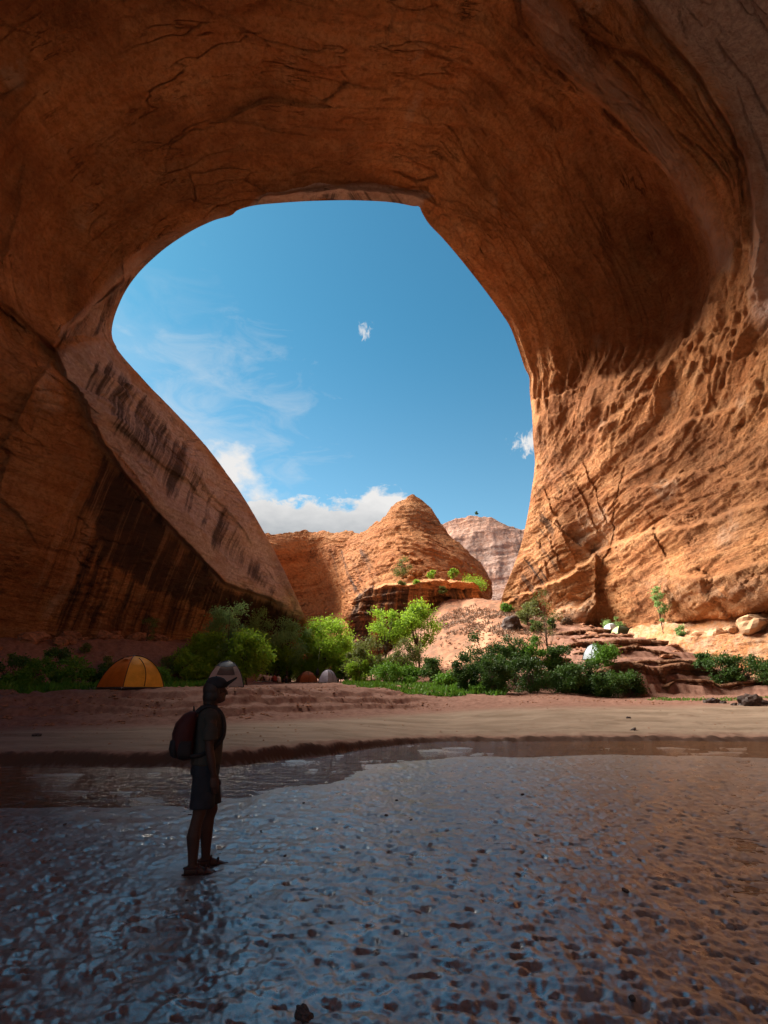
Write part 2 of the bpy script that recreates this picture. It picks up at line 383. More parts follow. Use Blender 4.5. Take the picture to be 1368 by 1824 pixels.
def terrain(x, y, detail=True):
    """height of the ground, and the zones it is made of"""
    x = np.asarray(x, float); y = np.asarray(y, float); sh = x.shape
    x = x.ravel(); y = y.ravel()
    P = np.stack([x, y, np.zeros_like(x)], -1)
    yy = np.maximum(y, .35*np.hypot(x, y)); yy = np.maximum(yy, .05)
    w1 = pn(P*.16); w2 = pn(P*.55+9.1)
    a = np.clip(x/yy, -2.1, 2.1)
    Y, Z = knots(a)
    dy = y+(w1*.9+w2*.45+.20*pn(P*1.9+3))*np.clip(y/25, .3, 1)
    z = np.interp(np.zeros(1), [0], [0])*0+np.full(x.shape, -.06)
    seg = np.full(x.shape, -1.0)
    for k in range(Y.shape[1]-1):
        t = (dy-Y[:, k])/np.maximum(Y[:, k+1]-Y[:, k], .05)
        m = t >= 0
        tt = np.clip(t, 0, 1); tt = .55*tt+.45*tt*tt*(3-2*tt)
        z = np.where(m, Z[:, k]+(Z[:, k+1]-Z[:, k])*tt, z)
        seg = np.where(m, k+np.clip(t, 0, 1), seg)
    d0 = Y[:, 0]-dy                            # metres in front of the water edge
    # bed: low bars of saturated sand with thin sheets of water between; a channel along the bank
    r = np.hypot(x, y)
    lob = fbm(P*np.array([.22, .30, 1])+3.3, 3)
    side = sst(.30, .75, np.abs(a))
    chan_w = 4.6+lob*2.2+1.0*w1
    chan = sst(chan_w+.5, chan_w-1.3, d0)
    bar = .062+.030*lob
    # braided islands inside the channel
    isl = fbm(P*np.array([.55, 1.5, 1])+7.7, 3)
    chan_z = -.028+.075*np.maximum(isl-.02, -.3)
    bed = bar*(1-chan)+chan_z*chan
    # shallow rill on the left
    rill, _ = polyd(x, y, [(9, 14), (6.4, 10.4), (4.6, 8.0), (3.9, 6.3), (3.1, 5.2), (2.6, 4.2)])
    bed = bed-.055*np.exp(-(rill/.55)**2)
    inbed = sst(-.02, .25, d0)
    z = np.where(d0 > 0, bed*inbed+(-.03)*(1-inbed), z)
    if not detail: return z.reshape(sh), None
    # layered cut banks
    lay_l = sst(1.95, 2.4, seg)*sst(4.0, 3.2, seg)*sst(.16, -.02, a)
    q1 = fbm(P*np.array([.16, .35, 1]), 3)*.9+.15*pn(P*1.7)
    st1 = terrace(z*2.9+q1, .10)/2.9-q1/2.9
    z = z+(st1-z)*lay_l*(.62+.38*sst(-.2, .2, pn(P*np.array([.25, .5, 1])+77)))
    lay_r = sst(2.95, 3.3, seg)*sst(6.6, 5.8, seg)*sst(.22, .34, a)
    q = fbm(P*np.array([.13, .13, 1])+2, 3)
    qq = q*.55+.12*pn(P*.9)
    st2 = terrace(z*1.5+qq, .13)/1.5-qq/1.5
    z = z+(st2-z)*lay_r*.95
    dy0 = 0
    amp = np.interp(seg, [-1, .0, .9, 1.2, 2, 2.3, 3.2, 5, 7], [0, .0, .07, .022, .022, .11, .08, .16, .28])
    z = z+amp*(fbm(P*1.1, 4)*1.0)+amp*.35*fbm(P*5.0+4, 2)
    # lip edge nibbled
    z = z+sst(.0, .4, seg)*sst(1.25, .9, seg)*.10*fbm(P*2.3, 3)
    # wind and water marks on the flat
    fl = sst(.95, 1.15, seg)*sst(2.1, 1.7, seg)
    z = z-fl*.05*sst(.05, .30, fbm(P*np.array([.35, 1.5, 1])+11, 3))
    # wet sand micro relief: current ripples and foot-churned hollows
    near = np.where(d0 > 0, inbed*sst(42, 16, r), 0.0)
    rp = fbm(P*np.array([1.9, 2.6, 1])+1.7, 3, .55)
    rp2 = fbm(P*np.array([5.5, 7.5, 1])+.4*w2[:, None]+5.1, 3, .62)
    rp3 = fbm(P*np.array([15., 19., 1])+8.1, 2, .6)
    hol = np.minimum(fbm(P*np.array([5.2, 13.0, 1])+31, 3)+.22, 0)
    spot = 1-np.exp(-((x+1.86)**2+(y-5.73)**2)/.32**2)
    z = np.where(spot < 1, z*spot+.05*(1-spot), z); near = near*spot
    z = z+near*(1-.55*chan)*(.020*rp+.015*rp2+.013*rp3+.10*hol)
    dry = sst(-12, -18, y)
    lip = sst(1.04, .90, seg)*(d0 < .25)
    zone = np.stack([np.where(d0 > -.02, 1.0, sst(.30, .05, seg))*(1-dry), np.maximum(fl*(d0 < 0), dry), sst(.03, .12, a)*sst(3.6, 4.6, seg)*(1-sst(.28, .36, a)*sst(6.2, 5.4, seg)), lip], -1)
    return z.reshape(sh), (zone, seg, a)
def gz(x, y):
    return float(terrain(np.array([x]), np.array([y]))[0][0])
def gpt(px, Y, pyguess=1200.0):               # ground point seen at column px, distance Y
    zc = Y*CT
    for _ in range(4):
        X = (px-CX)/F_PX*zc
        z = gz(X, Y); zc = Y*CT+(z-CAMZ)*ST
    return Vector((X, Y, z))

def gpts(px, Y):
    px = np.asarray(px, float); Y = np.asarray(Y, float); zc = Y*CT
    for _ in range(4):
        X = (px-CX)/F_PX*zc; z = terrain(X, Y)[0]; zc = Y*CT+(z-CAMZ)*ST
    return np.stack([X, Y, z], -1)
def build_ground():
    front = np.linspace(-66, 66, 900); back = np.linspace(66, 294, 80)[1:-1]
    az = np.radians(np.concatenate([front, back]))
    rr = np.concatenate([np.geomspace(.5, 2.4, 40)[:-1], np.geomspace(2.4, 22, 420)[:-1], np.geomspace(22, 110, 300)[:-1], np.geomspace(110, 4000, 40)])
    A, R = np.meshgrid(az, rr)
    x = R*np.sin(A); y = R*np.cos(A)
    z, (zone, seg, a) = terrain(x, y)
    P = np.stack([x, y, z], -1); nr, nc = x.shape
    V = np.concatenate([P.reshape(-1, 3), [[0, 0, .03]]]); c = len(V)-1
    me = raw_mesh('ground', V, grid_faces(nr, nc, True, True))
    bm_f = [(c, i, (i+1) % nc) for i in range(nc)]
    # trail up the sand slope, and darker crust
    px, py = topx(P.reshape(-1, 3))
    d, _ = polyd(px, py, [(842, 1058), (832, 1078), (850, 1096), (868, 1118), (862, 1140), (835, 1165), (800, 1190)])
    trail = sst(14, 4, d+5*pn(P.reshape(-1, 3)*.5))*(y.ravel() > 50)
    zz = np.concatenate([zone, [[1, 0, 0, 0]]]); set_attr(me, 'zone', zz)
    set_attr(me, 'trail', np.concatenate([trail, [0]]), 'FLOAT')
    t = NT('canyon_floor'); p = t.pos()
    at_ = t.attr('zone'); sep = t.n('ShaderNodeSeparateColor'); t.l(at_.outputs['Color'], sep.inputs[0])
    wet, flat, slope = sep.outputs
    tr = t.attr('trail').outputs['Fac']
    n1 = t.noise(p, .5, 6, .6); n2 = t.noise(p, 4, 6, .65); n3 = t.noise(p, 26, 4, .7)
    bank = t.mix(t.ramp(n2, .3, .7), (.165, .080, .058), (.265, .145, .108))
    bank = t.mix(t.ramp(n3, .45, .75, 0, .35), bank, (.14, .065, .045))
    nf = t.noise(t.scale(p, (.35, 1.4, 1)), 1.0, 6, .6)
    fl = t.mix(t.ramp(nf, .35, .65), (.215, .155, .112), (.29, .215, .160))
    fl = t.mix(t.ramp(t.noise(t.scale(p, (.5, 2.2, 1)), .9, 8, .7), .56, .70, 0, .65), fl, (.16, .085, .055))
    sl = t.mix(t.ramp(n1, .35, .65), (.25, .115, .066), (.31, .150, .090))
    sl = t.mix(t.ramp(t.noise(p, .9, 7, .7), .42, .58, 0, .85), sl, (.15, .085, .055))
    sl = t.mix(t.ramp(tr, .1, .8), sl, (.37, .195, .12))
    c = t.mix(slope, bank, sl); c = t.mix(flat, c, fl)
    wc = t.mix(t.ramp(n1, .35, .65), (.060, .048, .045), (.110, .090, .085))
    c = t.mix(at_.outputs['Alpha'], c, (.075, .040, .028)); c = t.mix(wet, c, wc)
    hw = t.math('ADD', t.noise(t.scale(p, (22, 17, 20)), 1.0, 4, .70, 0), t.math('MULTIPLY', t.noise(t.scale(p, (9, 7, 9)), 1.0, 4, .6, 0), .8))
    hg = t.math('ADD', n2, t.math('MULTIPLY', n3, .5))
    rough = t.mix(wet, (.9, .9, .9), t.mix(t.ramp(n2, .35, .65), (.55, .55, .55), (.70, .70, .70)))
    b1 = t.bump(hg, .5, .06)
    b2 = t.bump(hw, 1.0, .060)
    nm = t.n('ShaderNodeMix', data_type='VECTOR'); t.l(wet, nm.inputs['Factor'])
    t.l(b1, nm.inputs[4]); t.l(b2, nm.inputs[5])
    t.set(Base_Color=c, Roughness=rough, Normal=nm.outputs[1], Coat_Weight=wet, Coat_Roughness=t.ramp(n2, .35, .65, .27, .44), Coat_IOR=2.6)
    t.put(t.b.inputs['Specular IOR Level'], t.math('ADD', .12, t.math('MULTIPLY', wet, .75)))
    o = link('ground', me, t.m)
    tag(o, kind='structure')
    # muddy stream water
    wv = np.array([[-40, -14, 0], [40, -14, 0], [40, 24, 0], [-40, 24, 0]], float)
    wm = raw_mesh('river_water', wv, [(0, 1, 2, 3)])
    t = NT('muddy_water'); p = t.pos()
    h = t.math('ADD', t.noise(t.scale(p, (1.2, 3.2, 1)), 1.3, 4, .55, .4), t.math('MULTIPLY', t.noise(t.scale(p, (3, 8, 1)), 2.0, 3, .5), .25))
    t.set(Base_Color=t.mix(t.ramp(t.noise(p, .8, 4), .3, .7), (.085, .042, .024), (.12, .062, .036)), Roughness=.04, Normal=t.bump(h, 1.0, .16))
    tag(link('river_water', wm, t.m), kind='structure')
build_ground()

# ------------------------------------------------------------------ the alcove
RIM = [(552, 1150), (546, 1110), (536, 1082), (515, 1032), (492, 986), (470, 946), (450, 911), (425, 872), (400, 836), (370, 797), (340, 763),
       (305, 726), (270, 690), (240, 656), (218, 632), (204, 614), (198, 598), (200, 575), (210, 545), (225, 515), (245, 488),
       (270, 463), (300, 438), (340, 412), (380, 393), (411, 384), (425, 374), (455, 366), (500, 362), (550, 359), (600, 358),
       (650, 359), (700, 362), (735, 368), (747, 369), (753, 381), (765, 400), (790, 426), (815, 455), (840, 486), (870, 525),
       (895, 560), (910, 585), (925, 625), (935, 655), (943, 672), (944, 700), (948, 740), (950, 790), (953, 830), (948, 870),
       (939, 920), (930, 960), (918, 1000), (905, 1032), (895, 1060), (886, 1100)]
RIMY = {(552, 1150): 66, (492, 986): 62, (425, 872): 58, (340, 763): 52, (270, 690): 46, (204, 614): 41, (225, 515): 38, (300, 438): 36.5,
        (411, 384): 36, (550, 359): 37, (700, 362): 38.5, (747, 369): 39.5, (815, 455): 44, (870, 525): 48, (925, 625): 54, (948, 740): 60,
        (953, 830): 66, (930, 960): 72, (895, 1060): 78, (886, 1100): 79}
OUTK = [((552, 1150), (-70, 1215)), ((470, 946), (-70, 1080)), ((370, 797), (-70, 930)), ((270, 690), (-70, 780)), ((198, 598), (-70, 600)),
        ((245, 488), (-70, 290)), ((340, 412), (-70, -70)), ((455, 366), (250, -70)), ((600, 358), (560, -70)), ((747, 369), (900, -70)),
        ((840, 486), (1438, -70)), ((910, 585), (1438, 350)), ((948, 740), (1438, 650)), ((948, 870), (1438, 860)), ((918, 1000), (1438, 1030)),
        ((886, 1100), (1438, 1215))]
CTRL = [  # left buttress outside, brow, undercut wall
 (440, 940, 56), (350, 830, 50), (270, 745, 44.5), (215, 670, 40.5),
 (400, 985, 53), (300, 870, 45.5), (235, 775, 40.5), (165, 680, 37.5),
 (100, 622, 34.5), (177, 782, 37.5), (255, 885, 42), (320, 955, 46), (403, 1041, 52.5), (493, 1066, 59), (530, 1100, 64),
 (60, 700, 33.5), (100, 800, 36), (160, 880, 40), (230, 980, 44.5), (300, 1040, 49), (400, 1085, 56), (470, 1110, 62),
 (0, 800, 33.5), (60, 950, 37.5), (150, 1050, 44), (0, 1050, 39), (0, 1150, 41.5), (150, 1140, 47.5), (300, 1140, 55), (420, 1130, 62), (120, 1000, 41.5),
 (0, 620, 31.5), (60, 560, 33.5), (130, 560, 36.5), (0, 400, 29), (120, 430, 34), (220, 380, 35),
 # ceiling
 (0, 200, 26), (0, 0, 22), (250, 0, 22), (250, 200, 29), (450, 150, 28), (450, 280, 33), (684, 0, 22.5), (684, 200, 30.5), (600, 310, 35),
 (850, 200, 32.5), (850, 330, 38.5), (950, 0, 24), (1000, 300, 39), (930, 430, 44), (960, 540, 49),
 # right: hollow, sweep, wall
 (1130, 480, 46.5), (1100, 400, 43.5), (1180, 420, 43), (1060, 520, 48), (1130, 570, 47.5), (1200, 520, 44), (1100, 250, 34.5), (1200, 330, 35.5), (1268, 480, 37.5), (1255, 580, 39.5),
 (1368, 0, 24), (1200, 100, 29), (1368, 250, 28.5), (1368, 400, 31), (1368, 560, 33.5), (1368, 700, 35), (1368, 900, 37.5), (1368, 1060, 38), (1368, 1110, 41), (1368, 1180, 43),
 (1130, 680, 46), (1250, 760, 41.5), (1040, 680, 50.5), (1000, 700, 53.5), (975, 760, 57.5), (1000, 850, 59.5), (1040, 800, 55), (1100, 800, 50),
 (1085, 930, 57), (1040, 960, 62), (1000, 950, 63), (975, 1000, 67), (950, 1040, 71), (1150, 930, 50.5), (1250, 950, 44.5), (1200, 1040, 47.5), (1110, 1000, 57.5), (1110, 1100, 62),
 (1050, 1050, 65), (1030, 1100, 67), (960, 1100, 75), (1200, 1100, 51), (1280, 1060, 43), (1280, 1120, 47), (1200, 1180, 54), (1100, 1180, 66),
]
CDIR = [  # behind and above the camera: bearing, elevation, distance
 (180, 80, 45), (0, 88, 46), (180, 50, 42), (180, 25, 36), (180, 0, 32), (180, -20, 32), (120, 40, 40), (-120, 40, 36), (120, 10, 33), (-120, 10, 31),
 (70, 0, 30.5), (-70, 0, 30), (90, 0, 29.5), (-90, 0, 29), (90, 40, 37), (-90, 40, 35), (70, 30, 35), (-70, 30, 33), (150, -15, 31), (-150, -15, 31), (100, -20, 30), (-100, -20, 30),
 (55, -10, 38), (-55, -10, 38), (30, -10, 60), (-20, -10, 62)]
def dir_ae(a, e):
    a, e = math.radians(a), math.radians(e); return np.array([math.sin(a)*math.cos(e), math.cos(a)*math.cos(e), math.sin(e)])
OPEN0, OPEN1 = 158, -120
def build_alcove():
    rim = np.array(RIM, float); seg = np.hypot(*np.diff(rim, axis=0).T); cum = np.concatenate([[0], np.cumsum(seg)])
    NU, NV1, NV2, NB = 1250, 430, 60, 14
    s = np.linspace(0, cum[-1], NU)
    tt = np.interp(s, cum, np.arange(len(rim)))
    rp = catmull(rim, tt)
    # rim stations of the outer keys
    ks = np.array([cum[RIM.index(k[0])] for k in OUTK]); kq = np.array([k[1] for k in OUTK], float)
    mp_ = catmull(kq, np.interp(s, ks, np.arange(len(ks))))
    def stereo(p):                            # picture position -> angle from the axis, bearing round it
        dx, dy = (p[..., 0]-CX)/F_PX, (CY-p[..., 1])/F_PX
        return np.arctan(np.hypot(dx, dy)), np.arctan2(dy, dx)
    v1 = np.linspace(0, 1, NV1)**1.15
    # warp: rim to just outside the frame
    pl = rp[None]*(1-v1[:, None, None])+mp_[None]*v1[:, None, None]
    dx, dy = (pl[..., 0]-CX)/F_PX, (CY-pl[..., 1])/F_PX
    d1 = np.stack([dx, CT-dy*ST, ST+dy*CT], -1); d1 /= np.linalg.norm(d1, axis=-1, keepdims=True)
    th, ph = stereo(mp_)
    v2 = np.linspace(0, 1, NV2+1)[1:]
    T = th[None]+(math.radians(173)-th[None])*v2[:, None]; PH = np.broadcast_to(ph, T.shape)
    rx, ry, rf = np.sin(T)*np.cos(PH), np.sin(T)*np.sin(PH), np.cos(T)
    d2 = np.stack([rx, rf*CT-ry*ST, rf*ST+ry*CT], -1)
    D = np.concatenate([d1, d2], 0)
    C, R = [], []
    for (x, y), Y in RIMY.items(): C.append(ray(x, y)); R.append(Y/C[-1][1])
    for x, y, Y in CTRL: C.append(ray(x, y)); R.append(Y/C[-1][1])
    for a_, e_, r in CDIR: C.append(dir_ae(a_, e_)); R.append(r)
    f = RBF(np.array(C), np.log(np.array(R)), 3e-4)
    r = np.exp(np.clip(f(D), math.log(20), math.log(95)))
    P = D*r[..., None]+np.array([0, 0, CAMZ])
    nr = P.shape[0]
    px, py = topx(P)
    infr = np.concatenate([np.ones(NV1), np.linspace(1, 0, NV2)])[:, None]*np.ones((1, NU))
    u_m = np.broadcast_to(s[None]*.055, px.shape)         # metres along the opening
    v_m = np.linalg.norm(P-P[0:1], axis=-1)
    # ---- big hand-shaped steps: (line, metres proud on the one side, fall-off in picture units, side)
    disp = np.zeros(px.shape)
    wig = 10*pn(P*.16)+7*pn(P*.45+3)+4*pn(P*1.1+5)
    def step(pts, amp, reach, width=5.0, sgn=1, fade=60):
        nonlocal disp
        d, sd = polyd(px+wig, py+wig*.7, pts)
        sdist = d*sd*sgn
        e0 = np.hypot(px-pts[0][0], py-pts[0][1]); e1 = np.hypot(px-pts[-1][0], py-pts[-1][1])
        ef = sst(0, fade, e0)*sst(0, fade, e1)
        disp += amp*sst(-width, width, sdist)*np.exp(-np.maximum(sdist, 0)/reach)*ef*infr
    # positive amp: rock comes towards the hollow (towards the viewer)
    step([(1030, 215), (1100, 250), (1170, 300), (1225, 370), (1250, 440), (1254, 520), (1232, 580), (1190, 625), (1120, 655), (1050, 680)], 3.8, 120, 5, -1)
    step([(915, -40), (935, 60), (985, 115), (1060, 170), (1125, 235), (1185, 320), (1215, 400), (1235, 470)], 2.0, 70, 4, -1)
    step([(1110, -40), (1180, 60), (1250, 140), (1300, 230), (1330, 330), (1345, 420), (1340, 500), (1325, 560)], 1.7, 70, 4, -1)
    step([(1000, 20), (1080, 75), (1140, 100), (1200, 150), (1255, 220), (1290, 300)], 1.0, 40, 3, -1)
    step([(1180, 215), (1240, 260), (1275, 330), (1300, 400), (1310, 480)], 1.3, 45, 3, -1)
    step([(700, 215), (760, 228), (820, 222), (870, 232), (905, 255), (915, 285)], .8, 40, 3, -1)
    step([(560, 105), (640, 110), (700, 140), (760, 140), (820, 170)], .35, 40, 3, -1)
    step([(870, 150), (890, 195), (930, 205)], .4, 25, 2.5, -1, 20)
    step([(960, 190), (1000, 215), (1005, 245)], .4, 25, 2.5, -1, 20)
    step([(590, 290), (660, 262), (720, 268), (770, 290)], .5, 40, 3, -1)
    step([(440, 380), (470, 352), (540, 342), (640, 345), (740, 352), (800, 372)], 1.6, 30, 3, 1)
    step([(1040, 790), (1090, 740), (1150, 690), (1210, 650)], .9, 60, 4, 1)
    step([(1095, 835), (1160, 790), (1230, 745), (1300, 730), (1400, 690)], .8, 50, 4, 1)
    step([(1120, 868), (1180, 862), (1240, 835), (1330, 860), (1420, 850)], .8, 40, 4, 1)
    step([(1050, 760), (1075, 720), (1100, 705)], .6, 30, 3, 1, 30)
    # ledge climbing across the right buttress and the bulges at its foot
    step([(870, 1095), (930, 1064), (985, 1036), (1030, 1008), (1065, 985), (1100, 962), (1150, 950), (1230, 935), (1310, 905), (1420, 890)], 1.7, 80, 4, 1)
    step([(1040, 975), (1068, 995), (1064, 1040), (1062, 1075)], -1.6, 45, 3, -1, 20)
    step([(1150, 1015), (1250, 1030), (1330, 1010), (1420, 990)], .9, 45, 5, 1)
    step([(1180, 1112), (1230, 1106), (1290, 1100), (1350, 1090), (1440, 1076)], -2.2, 60, 3.5, 1)
    step([(975, 1092), (1030, 1078), (1066, 1055), (1072, 1030)], 1.3, 60, 3, 1, 25)
    step([(1072, 1030), (1062, 1075), (1045, 1110), (1030, 1140)], -1.5, 70, 3, -1, 20)
    step([(1010, 1062), (1040, 1066), (1062, 1058)], -.7, 14, 3, 1, 10)
    step([(1180, 1000), (1195, 1050), (1215, 1100)], -.8, 40, 6, -1, 30)
    # left: brow over the undercut wall, the scar on the outer face, the seam to the ceiling
    step([(60, 590), (100, 622), (135, 700), (177, 782), (215, 838), (255, 885), (320, 955), (403, 1041), (460, 1062), (520, 1085)], -1.7, 70, 4, 1, 40)
    step([(175, 745), (215, 770), (250, 800), (300, 835), (345, 860), (380, 890)], -1.1, 24, 4, 1, 40)
    step([(240, 720), (300, 790), (360, 850), (430, 930), (470, 990)], -.5, 30, 3, 1, 40)
    step([(290, 860), (350, 930), (420, 1000), (480, 1050)], .5, 22, 2.5, 1, 40)
    step([(205, 830), (235, 850), (270, 868), (300, 880)], .6, 20, 2.5, 1, 20)
    step([(-40, 520), (20, 545), (60, 585), (95, 612), (110, 605), (150, 560), (195, 520), (235, 470)], -.9, 60, 4, 1)
    step([(20, 760), (50, 700), (85, 650), (102, 622)], .7, 30, 4, 1, 20)
    step([(-40, 905), (60, 925), (130, 950)], .4, 40, 4, 1)
    A_ = np.array([(915, -40), (935, 60), (985, 115), (1060, 170), (1125, 235), (1185, 320), (1215, 400), (1235, 470)], float)
    B_ = np.array([(1110, -40), (1180, 60), (1250, 140), (1300, 230), (1330, 330), (1345, 420), (1340, 500), (1325, 560)], float)
    ga = np.random.default_rng(3)
    for f_ in (.18, .33, .47, .58, .72, .86, -.14, -.27, 1.16, 1.3):
        M_ = A_*(1-f_)+B_*f_; i0 = ga.integers(0, 3); i1 = ga.integers(6, 9)
        M_ = M_[i0:i1]+ga.normal(size=(len(M_[i0:i1]), 2))*5
        step([tuple(q) for q in M_], ga.uniform(.45, 1.0), ga.uniform(25, 55), 3, -1, 50)
    for pts_ in ([(960, 560), (985, 640), (1020, 720)], [(985, 520), (1020, 610), (1045, 700)], [(930, 520), (950, 600), (965, 680), (975, 760)], [(880, 470), (930, 560), (950, 640)],
                 [(1000, 830), (1040, 900), (1085, 980)], [(975, 800), (1010, 880), (1050, 970)], [(962, 850), (990, 930), (1030, 1010)], [(955, 900), (975, 970), (1000, 1030)], [(1020, 800), (1060, 880), (1095, 950)], [(945, 940), (960, 1000), (975, 1045)]):
        step(pts_, ga.uniform(.22, .42), ga.uniform(10, 24), 2.0, ga.choice([-1, 1]), 30)
    # ---- natural relief
    big = fbm(P*.045, 3)*1.5
    Q = np.stack([u_m*.060+.5*pn(P*.05), v_m*.19, 0*u_m], -1)
    right = sst(560, 900, px)*sst(1150, 700, py); right = np.where(infr < 1, .6, right)
    q1 = fbm(Q, 4, .52)
    slab = terrace(q1*5.0+1.3*pn(P*.12), .07)*.44
    q2 = fbm(Q*np.array([2.2, 2.4, 1])+13, 4, .55)
    slab2 = terrace(q2*4.5, .09)*.17
    hz = np.stack([P[..., 0]*.05, P[..., 1]*.05, P[..., 2]*.34+.04*P[..., 1]-.05*P[..., 0]], -1)
    bedn = fbm(hz, 5, .6)
    beds = terrace(bedn*4.6, .05)*.13
    low = sst(640, 860, py)
    flow = terrace(2.2*fbm(np.stack([u_m*.035+.4*pn(P*.04), v_m*.13, 0*u_m+9], -1), 3), .20)*.42+fbm(np.stack([u_m*.05, v_m*.20, 0*u_m+2], -1), 3)*.75
    wq = .55*np.stack([fbm(P*.13+60, 2), fbm(P*.13+80, 2)], -1)+.05*pn(P*1.3)[..., None]
    uv = np.stack([u_m*.10, v_m*.22+u_m*.03], -1)+.55*wq
    pv1, pe1 = plates(uv, 1); pv2, pe2 = plates(uv*np.array([2.3, 2.6])+4, 2)
    hv = np.stack([(P[..., 0]+P[..., 1]*.8)*.12, P[..., 2]*.26+.03*P[..., 1]], -1)+.45*wq
    pv3, pe3 = plates(hv, 3); pv4, pe4 = plates(hv*2.4+7, 4)
    pm = sst(-.08, .22, pn(P*.075+15)); pm2 = sst(-.05, .2, pn(P*.11+25))
    spall = (pv1-.5)*1.0*pm+(pv2-.5)*.45*pm2-.10*sst(.05, .0, pe2)*pm2
    spall_l = (pv3-.5)*.55*pm+(pv4-.5)*.16*pm2-.12*sst(.06, .0, pe4)*pm2
    spall = spall*(1-low)+spall_l*low
    lowl = low*sst(700, 500, px)
    cr = fbm(np.stack([u_m*.11, v_m*.30, 0*u_m+4], -1), 4, .6)
    cracks = -np.exp(-(cr/.018)**2)*sst(.12, .34, pn(P*.10+20))*.22
    cr2 = fbm(P*np.array([.16, .16, .42])+8, 4, .6)
    cracks2 = -np.exp(-(cr2/.02)**2)*sst(.08, .28, pn(P*.13+50))*.28
    fine = fbm(P*1.1+3, 4, .6)*.06+fbm(P*.35, 3)*.13
    calm = .16+.44*sst(560, 950, px)
    slw = np.where(py < 700, calm, .5)
    edge = sst(0, 1.2, v_m)*.85+.15
    nat = big+flow*(1-low)*infr+(spall*np.where(px < 620, 1.15, 1.05))*infr+slw*(1-low)*(slab+slab2)+low*beds*np.where(lowl > 0, 1-.55*lowl, 1)+cracks*(1-low)*1.0+cracks2*low+fine
    Nn = grid_normals(P)
    s_ = np.sign((Nn*(np.array([0, 0, CAMZ])-P)).sum(-1)); Nn = Nn*s_[..., None]
    # facing weight: never push grazing faces sideways by metres
    face = np.abs((Nn*D).sum(-1))
    P2 = P+Nn*((nat*edge)*(.35+.65*sst(.05, .5, face)))[..., None]+(-D)*(disp*edge)[..., None]
    # ---- rock behind the rim (outside of the arch)
    ctr = np.array([600., 780.])
    o2 = rp-ctr; o2 /= np.linalg.norm(o2, axis=1, keepdims=True)
    tang = np.gradient(rp, axis=0); nrm2 = np.stack([tang[:, 1], -tang[:, 0]], -1); nrm2 /= np.linalg.norm(nrm2, axis=1, keepdims=True)
    nrm2 *= np.sign((nrm2*o2).sum(1))[:, None]
    k = np.ones(61)/61
    nrm2 = np.stack([np.convolve(np.pad(nrm2[:, i], 30, 'edge'), k, 'valid') for i in (0, 1)], -1)
    out3 = np.stack([nrm2[:, 0], nrm2[:, 1]*ST, -nrm2[:, 1]*CT], -1)
    out3 /= np.linalg.norm(out3, axis=1, keepdims=True)
    tb = np.geomspace(.25, 26, NB)[::-1]
    back = P2[0][None]+tb[:, None, None]*(.42*out3[None]+.9*D[0][None])
    back += .5*fbm(back*.2, 3)[..., None]*np.array([0, 1, 0])*np.minimum(tb, 3)[:, None, None]/3
    PA = np.concatenate([back, P2], 0)
    fc = grid_faces(PA.shape[0], NU)
    # the unseen back of the alcove is cut open to let fill light in
    cen = PA.reshape(-1, 3)[fc[:, 0]]
    brg = np.degrees(np.arctan2(cen[:, 0], cen[:, 1]))
    fc = fc[~((cen[:, 1] < -3) & ((brg > OPEN0) | (brg < OPEN1)))]
    me = raw_mesh('rock_alcove', PA, fc)
    # ---- stains, plus light and shade painted into the rock colour
    zx = px+14*pn(P*.16+41)+9*pn(P*.5+43); zy = py+14*pn(P*.16+47)+9*pn(P*.5+49)
    def zone(poly, soft):                     # soft polygon mask in picture units
        inside = np.zeros(px.shape, bool); n = len(poly)
        for i in range(n):
            (x0, y0), (x1, y1) = poly[i], poly[(i+1) % n]
            c = ((y0 > zy) != (y1 > zy)) & (zx < (x1-x0)*(zy-y0)/((y1-y0) if y1 != y0 else 1e-9)+x0)
            inside ^= c
        d, _ = polyd(px, py, list(poly)+[poly[0]])
        return np.where(inside, sst(-soft, soft, d), sst(soft, -soft, d))
    front = infr > .99
    wob = 18*pn(P*.12+70)
    varn = .76*zone([(180, 790), (235, 860), (320, 950), (405, 1040), (535, 1090), (540, 1150), (420, 1130), (330, 1085), (250, 1060), (180, 1010), (140, 900)], 26)
    varn = np.maximum(varn, .61*zone([(60, 960), (160, 830), (250, 900), (400, 1060), (420, 1140), (220, 1145), (40, 1140)], 40))
    varn = np.maximum(varn, .66*zone([(150, 640), (205, 630), (275, 705), (350, 790), (400, 870), (400, 920), (330, 880), (240, 820), (190, 770), (150, 700)], 26))
    varn = np.maximum(varn, .60*zone([(150, 640), (200, 630), (300, 730), (420, 900), (500, 1030), (540, 1100), (500, 1080), (400, 1010), (300, 900), (200, 800), (150, 720)], 30))
    varn = np.maximum(varn, .5*zone([(330, 900), (420, 960), (500, 1040), (460, 1040), (380, 980)], 26))
    varn = np.maximum(varn, .60*zone([(95, 600), (150, 555), (215, 500), (300, 432), (290, 450), (215, 530), (190, 600), (120, 620)], 10))
    varn = np.maximum(varn, .55*zone([(40, 740), (85, 660), (104, 630), (112, 640), (80, 720), (55, 790)], 8))
    varn = np.maximum(varn, .60*zone([(900, 1085), (930, 985), (955, 900), (975, 880), (990, 960), (1020, 1010), (960, 1060)], 14))
    varn = np.maximum(varn, .50*zone([(945, 780), (970, 760), (1010, 830), (1075, 985), (1030, 1010), (960, 900)], 14))
    varn = np.maximum(varn, .55*zone([(550, 345), (740, 345), (748, 372), (550, 362)], 5))
    varn = np.maximum(varn, .2*zone([(1110, 760), (1240, 740), (1368, 800), (1368, 930), (1230, 960), (1110, 900)], 50))
    varn = np.maximum(varn, .2*zone([(1080, 300), (1200, 310), (1240, 400), (1250, 540), (1180, 600), (1030, 560), (1020, 420)], 40))
    varn *= front
